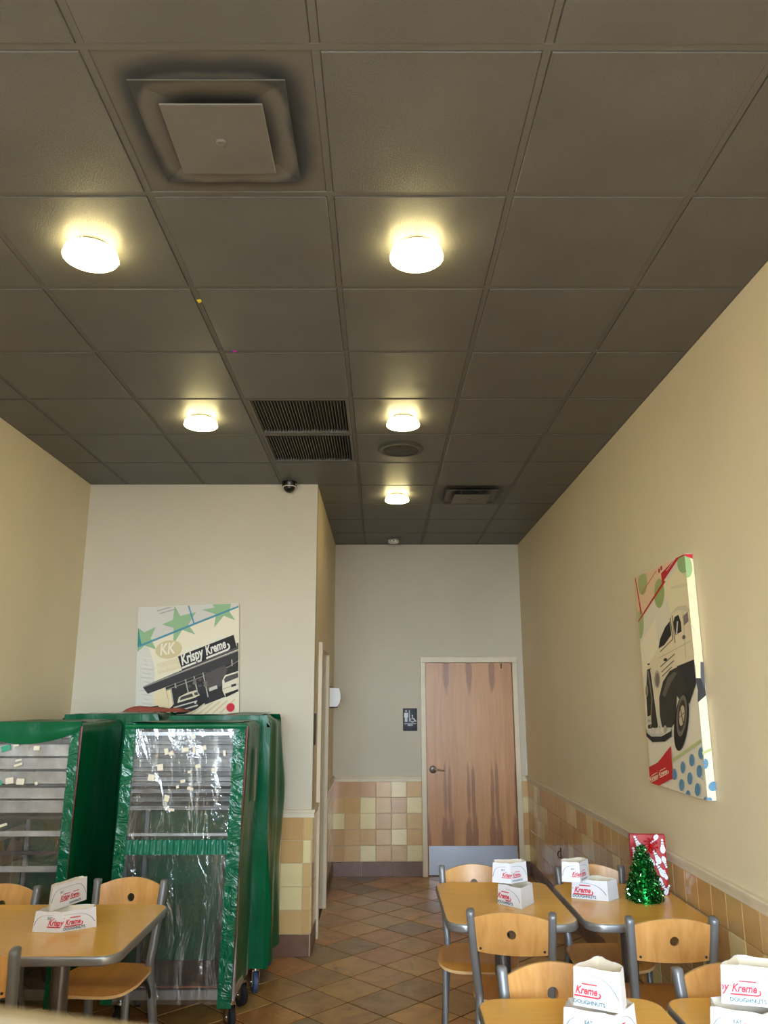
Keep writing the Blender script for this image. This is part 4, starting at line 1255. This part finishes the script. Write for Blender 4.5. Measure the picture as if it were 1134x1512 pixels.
# ------------------------------------------------------------------ gift bag and tinsel tree
def gift():
    t = thing('gift_bag', 'red glossy gift bag printed with white snowmen, behind the tinsel tree', 'gift bag', (1.378, 4.315, TZ), -0.10)
    w, d, h = 0.178, 0.05, 0.283
    m = MB()
    def side(u, v):
        # perimeter
        per = 2 * (w + d); s = u * per
        if s < w: x, y = -w / 2 + s, -d / 2
        elif s < w + d: x, y = w / 2, -d / 2 + (s - w)
        elif s < 2 * w + d: x, y = w / 2 - (s - w - d), d / 2
        else: x, y = -w / 2, d / 2 - (s - 2 * w - d)
        k = 1 + 0.0 * v
        y *= 1 - 0.25 * v
        nz = noise.noise(Vector((x * 18, y * 18, v * 5))) * 0.004
        return (x * k * (1 - 0.02 * v) + nz, y + nz * (0.2 if v > 0.02 else 0), h * v)
    m.grid(side, 56, 16, 'gift_red')
    m.add([(-w / 2, -d / 2, 0), (w / 2, -d / 2, 0), (w / 2, d / 2, 0), (-w / 2, d / 2, 0)], [(0, 1, 2, 3)], 'gift_red', False)
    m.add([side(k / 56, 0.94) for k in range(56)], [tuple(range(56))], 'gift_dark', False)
    m.build('bag_body', None, t)
    a = Art(lambda u, v, dd: (-w / 2 + u * w, -d / 2 * (1 - 0.25 * v) - dd - 0.0042, v * h))
    wt, bk = (232, 236, 244), (28, 24, 30)
    def man(cx, cy, s, ang):
        k = w / h
        def P(x, y): c, q = math.cos(ang), math.sin(ang); return (cx + s * (x * c - y * q), cy + s * (x * q + y * c) * k)
        def E(x, y, rx, ry, col): a.poly([P(x + rx * math.cos(b), y + ry * math.sin(b)) for b in [2 * PI * i / 18 for i in range(18)]], col)
        E(0, -0.10, 0.105, 0.15, wt); a.poly([P(-0.07, 0.0), P(0.07, 0.0), P(0.05, 0.16), P(-0.05, 0.16)], wt); E(0, 0.15, 0.055, 0.05, wt)
        a.poly([P(-0.062, 0.19), P(0.062, 0.19), P(0.056, 0.205), P(-0.056, 0.205)], bk)
        E(0, 0.255, 0.05, 0.05, wt); a.poly([P(-0.065, 0.10), P(0.065, 0.10), P(0.062, 0.125), P(-0.062, 0.125)], bk); E(0.0, -0.06, 0.012, 0.012, bk); E(0.0, 0.02, 0.012, 0.012, bk)
    for cx, cy, s, ang in ((0.90, 0.80, 0.9, 0.0), (0.72, 0.62, 0.95, 0.4), (0.80, 0.40, 1.0, 0.55), (0.77, 0.20, 0.95, 3.7), (0.20, 0.86, 0.9, 0.4), (0.10, 0.66, 0.9, 0.2), (0.52, 0.58, 0.9, 0.5), (0.94, 0.56, 0.75, 3.4), (0.97, 0.33, 0.6, 0.2), (0.94, 0.08, 0.7, -0.5), (0.12, 0.40, 0.8, 0.1), (0.68, 0.94, 0.75, 2.4), (0.42, 0.25, 0.8, 0.2), (0.14, 0.15, 0.8, 0.4)):
        pts = [(min(max(cx, 0.1), 0.9), cy)]
        man(min(max(cx, 0.09), 0.91), cy, s * 0.78, ang)
    a.mb.build('snowman_print', None, t)['kind'] = 'stuff'
    m = MB()
    for k in range(9):
        b = 2 * PI * k / 9 + 0.2
        pts = bez([(0, 0, 0), (0.022 * math.cos(b), -0.006, 0.022 * math.sin(b)), (0.034 * math.cos(b + 0.25), -0.014, 0.034 * math.sin(b + 0.25)), (0.02 * math.cos(b + 0.5), -0.02, 0.02 * math.sin(b + 0.5)), (0, -0.008, 0)], 4)
        m.tube([p + Vector((0.01, -d / 2 - 0.003, 0.235)) for p in pts], 1.0, 'bow_red', 6, True, (0.007, 0.0012), Vector((math.sin(b) * 0.3, 1, 0)))
    m.build('bow', None, t)
gift()
def tree():
    t = thing('tinsel_tree', 'small sparkling green tinsel Christmas tree on the table by the right wall', 'tree', (1.300, 4.165, TZ))
    rnd = random.Random(3)
    def R(z): return 0.088 * (1 - z / 0.255) ** 0.75 + 0.010 if z > 0.03 else 0.092 - (0.03 - z) * 0.25
    m = MB(); m.lathe([(0.07, 0), (0.07, 0.01), (0.066, 0.03), (0.05, 0.09), (0.03, 0.16), (0.012, 0.22), (0.004, 0.245)], None, 18); m.build('core', 'tinsel_green', t)
    m = MB()
    for k in range(2600):
        z = 0.25 * (1 - math.sqrt(rnd.random())) if rnd.random() < 0.8 else 0.25 * rnd.random()
        a = rnd.random() * 2 * PI
        rr = R(z) * rnd.uniform(0.72, 1.02) * (1 + 0.05 * math.sin(z * 190))
        p = Vector((rr * math.cos(a), rr * math.sin(a), z + 0.004))
        d1 = Vector((rnd.gauss(0, 1), rnd.gauss(0, 1), rnd.gauss(0, 0.8))).normalized(); d2 = d1.cross(Vector((rnd.gauss(0, 1), rnd.gauss(0, 1), rnd.gauss(0, 1)))).normalized()
        d1 *= rnd.uniform(0.005, 0.011); d2 *= rnd.uniform(0.0015, 0.003)
        q = [p - d1 - d2, p + d1 - d2, p + d1 + d2, p - d1 + d2]
        if min(v.z for v in q) < 0: continue
        m.add(q, [(0, 1, 2, 3)], 'tinsel_green', False)
    o = m.build('tinsel', None, t); o['kind'] = 'stuff'
    m = MB(); m.tube([(0, 0, 0.24), (0.002, 0, 0.262)], [0.006, 0.002], 'tinsel_green', 8); m.build('tip', None, t)
tree()

# ------------------------------------------------------------------ covered bakery racks
def N3(x, y, z): return noise.noise(Vector((x, y, z)))
def caster(parent, x, y, wheel, ztop, rz=0.0):
    m = MB(); m.lathe([(0.014, 0.125), (0.014, ztop + 0.02)], 'chrome', 12, (x, y, 0)); m.lathe([(0.026, 0.13), (0.026, 0.142)], 'chrome', 14, (x, y, 0))
    ca, sa = math.cos(rz), math.sin(rz)
    def xf(p): return Vector((x + p.x * ca - p.y * sa, y + p.x * sa + p.y * ca, p.z))
    for s in (-1, 1): m.box(s * 0.021 - 0.0015, s * 0.021 + 0.0015, -0.024, 0.03, 0.045, 0.13, 'chrome', xf=xf)
    m.box(-0.022, 0.022, -0.022, 0.022, 0.127, 0.131, 'chrome', xf=xf)
    c = m.build('caster', None, parent)
    m = MB()
    tmp = MB(); tmp.lathe([(0.03, -0.017), (0.055, -0.017), (0.0625, -0.012), (0.0625, 0.012), (0.055, 0.017), (0.03, 0.017)], wheel, 24, (0, 0.01, 0.0635), 'X')
    tmp.lathe([(0.0, -0.0185), (0.03, -0.0185), (0.033, -0.016), (0.033, 0.016), (0.03, 0.0185), (0, 0.0185)], 'wheel_grey' if wheel != 'rubber' else 'bracket_black', 20, (0, 0.01, 0.0635), 'X')
    tmp.lathe([(0.0, -0.0235), (0.012, -0.0235), (0.012, 0.0235), (0, 0.0235)], 'chrome', 12, (0, 0.01, 0.0635), 'X')
    tmp.v = [tuple(xf(Vector(p))) for p in tmp.v]
    tmp.build('wheel', None, c)
    return c
def rack(name, label, x0, x1, y0, d, h, trays, spec, wheel='rubber', rz=0.0):
    """origin at front centre on the floor; cover from zb to h"""
    w = x1 - x0
    t = thing(name, label, 'rack', ((x0 + x1) / 2, y0, 0), rz, 'bakery racks under green vinyl covers')
    hw = w / 2; zb = spec.get('zb', 0.16); sk = spec.get('skew', 0.0); seed = spec.get('seed', 0); rg = spec.get('rough', 0.008)
    def lean(z): return sk * (h - z) / h
    # frame posts
    for sx in (-1, 1):
        for yy in (0.04, d - 0.04):
            m = MB(); m.box(sx * (hw - 0.034) - 0.013, sx * (hw - 0.034) + 0.013, yy - 0.013, yy + 0.013, 0.16, h - 0.05, 'aluminium', 0.002)
            m.build('post', None, t)
    for yy in (0.04, d - 0.04):
        for za, zc in ((0.165, 0.215), (h - 0.085, h - 0.05)):
            m = MB(); m.box(-hw + 0.048, hw - 0.048, yy - 0.012, yy + 0.012, za, zc, 'aluminium', 0.003); m.build('rail', None, t)
    for sx in (-1, 1):
        m = MB(); m.box(sx * (hw - 0.034) - 0.012, sx * (hw - 0.034) + 0.012, 0.054, d - 0.054, 0.165, 0.215, 'aluminium', 0.003); m.build('rail', None, t)
    for (z, th, mat) in trays:
        if z < 1.0:                      # an empty shelf: only its front rail
            m = MB(); m.box(-hw + 0.048, hw - 0.048, 0.024, 0.034, z, z + th, mat, 0.002); m.build('shelf_rail', None, t); continue
        m = MB(); a = hw - 0.050
        m.box(-a, a, 0.032, d - 0.06, z, z + 0.003, mat)
        prof = [(0.032, z + 0.001), (0.022, z + th * 0.85), (0.017, z + th), (0.022, z + th + 0.003), (0.034, z + th)]
        vs = [(-a, y, zz) for y, zz in prof] + [(a, y, zz) for y, zz in prof]; n = len(prof)
        m.add(vs, [(i, i + 1, n + i + 1, n + i) for i in range(n - 1)], mat, False)
        for s in (-1, 1): m.box(s * a - 0.003, s * a + 0.003, 0.022, d - 0.06, z, z + th, mat)
        m.box(-a, a, d - 0.066, d - 0.06, z, z + th, mat)
        m.build('tray', None, t)
    if spec.get('board'):
        m = MB(); m.box(-hw + 0.05, hw - 0.05, 0.03, d - 0.03, 0.222, 0.234, 'brown_board', 0.002); m.build('base_board', None, t)
    # cover: back, sides and top in one vinyl shell with soft edges
    m = MB()
    rr = spec.get('round', 0.03)
    def shell(u, v):
        # u runs right-front -> right-back -> left-back -> left-front ; v from hem to crown
        per = 2 * d + w; s = u * per
        if s < d: x, y = hw, s; nx, ny = 1, 0
        elif s < d + w: x, y = hw - (s - d), d; nx, ny = 0, 1
        else: x, y = -hw, d - (s - d - w); nx, ny = -1, 0
        hem = zb + 0.02 * N3(s * 3, seed, 1.3) + (spec.get('hemlift', 0.0) * max(0, 1 - abs(s - 0.25 * d) / (0.4 * d)) if s < d else 0)
        z = hem + (h - hem) * v
        k = rg * N3(s * 3.5 + seed, z * 2.2, 0.3) * 1.6 + rg * 0.7 * N3(s * 9 + seed, z * 1.2, 4.1)
        if spec.get('folds'): k += spec['folds'] * (0.5 + 0.5 * math.sin(s * 21 + 2.2 * N3(s * 4, z * 1.6, 2) + seed)) * (0.35 + 0.65 * (1 - v))
        rnd = 0.0
        top = h - z
        if top < rr: rnd = -(rr - math.sqrt(max(0, rr * rr - (rr - top) ** 2)))
        edge = 1.0 if 0.004 < u < 0.996 else 0.0
        return (x + nx * (k * edge + rnd + 0.002) + lean(z), y + ny * (k + rnd), z)
    m.grid(shell, 90, 46, 'green_vinyl')
    if not spec.get('front', True):
        m.grid(lambda u, v: (shell(1 - u, v)[0] if u in (0.0, 1.0) else hw - w * (1 - u), 0.004 + 0.012 * N3(u * 6, v * 5, seed), zb + (h - zb) * v), 30, 20, 'green_vinyl')
    def top(u, v):
        x = -hw + rr * 0.9 + (w - 1.8 * rr) * u; y = (d - rr * 0.9) * v
        sag = -0.012 * math.sin(PI * u) * math.sin(PI * v) + 0.006 * N3(x * 6 + seed, y * 6, 2.2)
        return (x, y, h + 0.002 + sag + spec.get('toplift', 0.0) * (N3(x * 2.5 + seed * 3, 7, 1) + 0.3) * v)
    m.grid(top, 30, 16, 'green_vinyl')
    m.build('vinyl_cover', None, t, sharp=60)
    # front
    wl, wr_, wt, wb = spec.get('win', (0.06, 0.07, 0.03, 0.03))
    if spec.get('front', True):
        top_drop = spec.get('drop')
        def strip(ax, bx, za, zbm, mat, nm, amp, nu, nv, yo=-0.006):
            m = MB()
            def fn(u, v):
                z = za + (zbm - za) * v; x = ax + (bx - ax) * u
                return (x + lean(z) + 0.002 * N3(z * 30, x, seed), yo + amp * N3(x * 20 + seed, z * 16, 3.7), z)
            m.grid(fn, nu, nv, mat); return m.build(nm, None, t, sharp=60)
        strip(-hw, -hw + wl, zb - 0.01, h - 0.005, 'green_vinyl_crinkled', 'side_border', 0.005, 6, 70)
        strip(hw - wr_, hw, zb - 0.03, h - 0.005, 'green_vinyl_crinkled', 'side_border', 0.005, 6, 70)
        if top_drop:
            m = MB()
            def fn(u, v):
                x = -hw + 0.0 + (w - 0.0) * u
                lo = h - top_drop * (math.sin(PI * min(1, max(0, u * 0.98)) ** 0.8) ** 0.6 + 0.18)
                z = lo + (h + 0.004 - lo) * v
                return (x + lean(z), -0.010 - 0.012 * math.sin(PI * v) + 0.008 * N3(x * 9, z * 12, 5.0), z)
            m.grid(fn, 40, 8, 'green_vinyl'); m.build('top_flap', None, t, sharp=60)
        else:
            m = MB()
            def fn(u, v):
                x = -hw + w * u; z = h - wt + wt * v
                bul = math.sin(PI * min(1, v * 0.9 + 0.1)) * 0.01
                return (x + lean(z), -0.008 - bul + 0.004 * N3(x * 8, z * 20, 5.0) + (0.03 * max(0, v - 0.8) / 0.2), z + 0.006 * N3(x * 3, 2, seed) * v)
            m.grid(fn, 40, 8, 'green_vinyl'); m.build('top_border', None, t, sharp=60)
        # clear window
        m = MB(); za, zc = zb - 0.01, h - wt + 0.012
        amp = spec.get('wamp', 0.004)
        def fn(u, v):
            z = za + (zc - za) * v; x = -hw + wl - 0.008 + (w - wl - wr_ + 0.016) * u
            f = math.sin(PI * u) ** 0.5 if 0 < u < 1 else 0
            if spec.get('wtype') == 'creased':
                k = amp * (N3(x * 15 + 0.8 * N3(z * 2, x, 3), z * 3.2, seed) + 0.4 * N3(x * 30, z * 5, seed + 2))
            else:
                k = amp * (1.2 * N3(x * 4, z * 4, seed) + 0.5 * N3((x + z) * 10, (x - z) * 3, seed + 2))
            return (x + lean(z), -0.004 + k * f, z)
        m.grid(fn, 64, 90, 'clear_vinyl_creased' if spec.get('wtype') == 'creased' else 'clear_vinyl_taut')
        m.build('clear_window', None, t, sharp=80)
        if spec.get('band'):
            z0, z1 = spec['band']; m = MB()
            def fn(u, v):
                z = z0 + (z1 - z0) * v; x = -hw + wl - 0.005 + (w - wl - wr_ + 0.01) * u
                k = 0.006 * math.sin(x * 190 + 3 * N3(x * 9, 0, 1)) * math.sin(PI * (0.15 + 0.7 * v))
                return (x + lean(z), -0.012 + k, z + 0.003 * math.sin(x * 190) * (v - 0.5) * 2)
            m.grid(fn, 160, 6, 'green_band'); m.build('gathered_band', None, t, sharp=80)
        # red zipper lining
        if spec.get('zip', True):
            m = MB()
            def fn(u, v):
                z = zb + (h - 0.02 - zb) * v; ww = 0.004 + 0.012 * max(0, v - 0.55) / 0.45
                return (hw + 0.001 + (u - 0.5) * ww + lean(z) + 0.003 * N3(z * 5, 1, seed), -0.014 - 0.003 * math.sin(PI * u), z)
            m.grid(fn, 3, 40, 'maroon_vinyl'); m.build('zipper', None, t, sharp=80)
        rnd = random.Random(seed + 11)
        for (sx_, sz_, sw, sh, a_, col) in spec.get('stickers', []):
            m = MB(); x = -hw + wl + (w - wl - wr_) * sx_
            ca, sa = math.cos(a_), math.sin(a_)
            m.box(-sw / 2, sw / 2, -0.0006, 0.0006, -sh / 2, sh / 2, col, xf=lambda p: Vector((x + lean(sz_) + p.x * ca - p.z * sa, -0.0145 + p.y, sz_ + p.x * sa + p.z * ca)))
            m.build('sticker', None, t)
    # worn tape on the right side
    if spec.get('tape'):
        m = MB(); m.box(hw + 0.012, hw + 0.0135, 0.24, 0.30, 1.14, 1.44, 'tape_olive', 0.0005); m.build('tape', None, t)
    for sx in (-1, 1):
        for yy in (spec.get('cy0', 0.06), d - 0.06):
            caster(t, sx * (hw - 0.05), yy, wheel, 0.16, rz=spec.get('crz', 0.4) * sx + yy)
    return t
plain('brown_board', (150, 92, 58), 0.5, var=0.15)
plain('tape_olive', (104, 112, 60), 0.3)
S = 'sticker_paper'; SG = 'sticker_green'
rs = random.Random(5)
tr = []
z = 1.515
dense = [1.512, 1.490, 1.466, 1.440, 1.415, 1.392, 1.366, 1.342, 1.318, 1.288, 1.262, 1.225, 1.18, 1.135]
for k, z in enumerate(dense): tr.append((z - 0.012, 0.017 if k % 3 else 0.022, 'tray_metal' if k % 4 else 'aluminium'))
tr += [(0.985, 0.016, 'tray_metal')]
stk = [(0.28, 1.355, 0.034, 0.034, 0.1, S), (0.20, 1.30, 0.038, 0.034, -0.1, S), (0.37, 1.19, 0.028, 0.034, -0.2, S), (0.60, 1.24, 0.034, 0.016, -0.2, S), (0.52, 1.28, 0.028, 0.016, 0.2, S),
       (0.33, 1.44, 0.022, 0.034, 0.2, S), (0.38, 1.43, 0.026, 0.022, 0.5, S), (0.52, 1.45, 0.038, 0.022, 0.1, S), (0.61, 1.45, 0.016, 0.036, 0.1, S), (0.71, 1.46, 0.024, 0.024, 0.3, S),
       (0.66, 1.36, 0.03, 0.022, 0.4, S), (0.58, 1.33, 0.02, 0.014, 0.1, S), (0.42, 1.13, 0.04, 0.014, -0.15, S), (0.82, 1.34, 0.024, 0.02, 0.2, S), (0.60, 1.52, 0.016, 0.02, 0.2, S), (0.92, 1.43, 0.014, 0.03, 0.1, S), (0.47, 1.25, 0.016, 0.016, 0.3, S)]
rack('bakery_rack', 'green vinyl covered bakery rack with crinkled clear window beside the block corner', -1.46, -0.765, 4.62, 0.48, 1.598, tr,
     dict(zb=0.165, skew=-0.035, seed=1, win=(0.062, 0.075, 0.034, 0.02), wtype='creased', wamp=0.010, band=(0.895, 0.972), stickers=stk, tape=True, board=True, hemlift=0.03, cy0=0.09))
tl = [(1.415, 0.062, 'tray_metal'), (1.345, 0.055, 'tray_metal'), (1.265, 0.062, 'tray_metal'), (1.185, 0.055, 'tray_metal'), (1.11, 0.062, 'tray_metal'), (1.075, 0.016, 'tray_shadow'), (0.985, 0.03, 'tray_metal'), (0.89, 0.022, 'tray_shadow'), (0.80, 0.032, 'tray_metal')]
stl = [(0.62, 1.46, 0.034, 0.022, 0.0, S), (0.25, 1.46, 0.05, 0.03, 0.3, SG), (0.42, 1.37, 0.045, 0.012, 0.3, S), (0.42, 1.395, 0.035, 0.01, 0.2, S), (0.34, 1.285, 0.044, 0.032, 0.15, S), (0.47, 1.28, 0.042, 0.032, -0.05, S), (0.22, 1.27, 0.03, 0.025, 0.5, SG), (0.37, 1.475, 0.03, 0.01, 0.1, S), (0.66, 1.27, 0.014, 0.016, 0.3, S), (0.32, 1.05, 0.05, 0.014, 0.3, S)]
rack('bakery_rack', 'green vinyl covered bakery rack at the left wall with drooping top flap and clear window', -2.275, -1.71, 4.62, 0.70, 1.60, tl,
     dict(zb=0.165, skew=-0.02, seed=4, win=(0.03, 0.062, 0.034, 0.02), wtype='taut', wamp=0.012, stickers=stl, drop=0.10, rough=0.006))
rack('bakery_rack', 'green vinyl covered bakery rack behind the front one by the block wall, with blue caster', -1.40, -0.718, 5.22, 0.56, 1.625, [],
     dict(zb=0.14, seed=9, front=False, rough=0.014, folds=0.03, round=0.07, toplift=0.015, cy0=0.03, crz=0.3), 'wheel_blue')
rack('bakery_rack', 'green vinyl covered bakery rack in the back left corner, only its top showing', -2.14, -1.475, 5.38, 0.50, 1.632, [],
     dict(zb=0.14, seed=13, front=False, rough=0.012, round=0.06))
# folded rust cloth lying on a rack
m = MB()
def cl(u, v):
    x = -1.755 + 0.44 * u; y = 5.44 + 0.16 * v
    e = min(1.0, 6 * u, 7 * (1 - u)) * min(1.0, 5 * v, 5 * (1 - v))
    return (x, y, 1.646 + (0.040 - 0.022 * u + 0.008 * N3(x * 14, y * 10, 1)) * e ** 0.5)
m.grid(cl, 36, 12, 'rust_cloth')
m.grid(lambda u, v: (cl(u, v)[0], cl(u, v)[1], 1.6445), 4, 2, 'rust_cloth')
tag(m.build('folded_cloth', None, sharp=80), 'rust-red folded cloth lying on top of the green covered rack below the picture', 'cloth')

# ------------------------------------------------------------------ partition next to the camera
m = MB()
prof = [(-0.05, 0.0), (-0.05, 1.51), (-0.058, 1.517), (-0.06, 1.542), (-0.05, 1.556), (-0.02, 1.563), (0.02, 1.563), (0.05, 1.556), (0.06, 1.542), (0.058, 1.517), (0.05, 1.50), (0.05, 0.0)]
A = Vector((-0.02, 0.384)); Bv = Vector((-2.25, 1.06)); tdir = (Bv - A).normalized(); nd = Vector((-tdir.y, tdir.x))
L = (Bv - A).length; n = len(prof)
vs = []
for s in (0.0, L): vs += [(A.x + tdir.x * s + nd.x * a, A.y + tdir.y * s + nd.y * a, z) for a, z in prof]
m.add(vs, [(k, (k + 1) % n, n + (k + 1) % n, n + k) for k in range(n)] + [tuple(range(n)), tuple(range(n, 2 * n))], 'beige_cap')
struct(m.build('wall_partition', None, sharp=50))
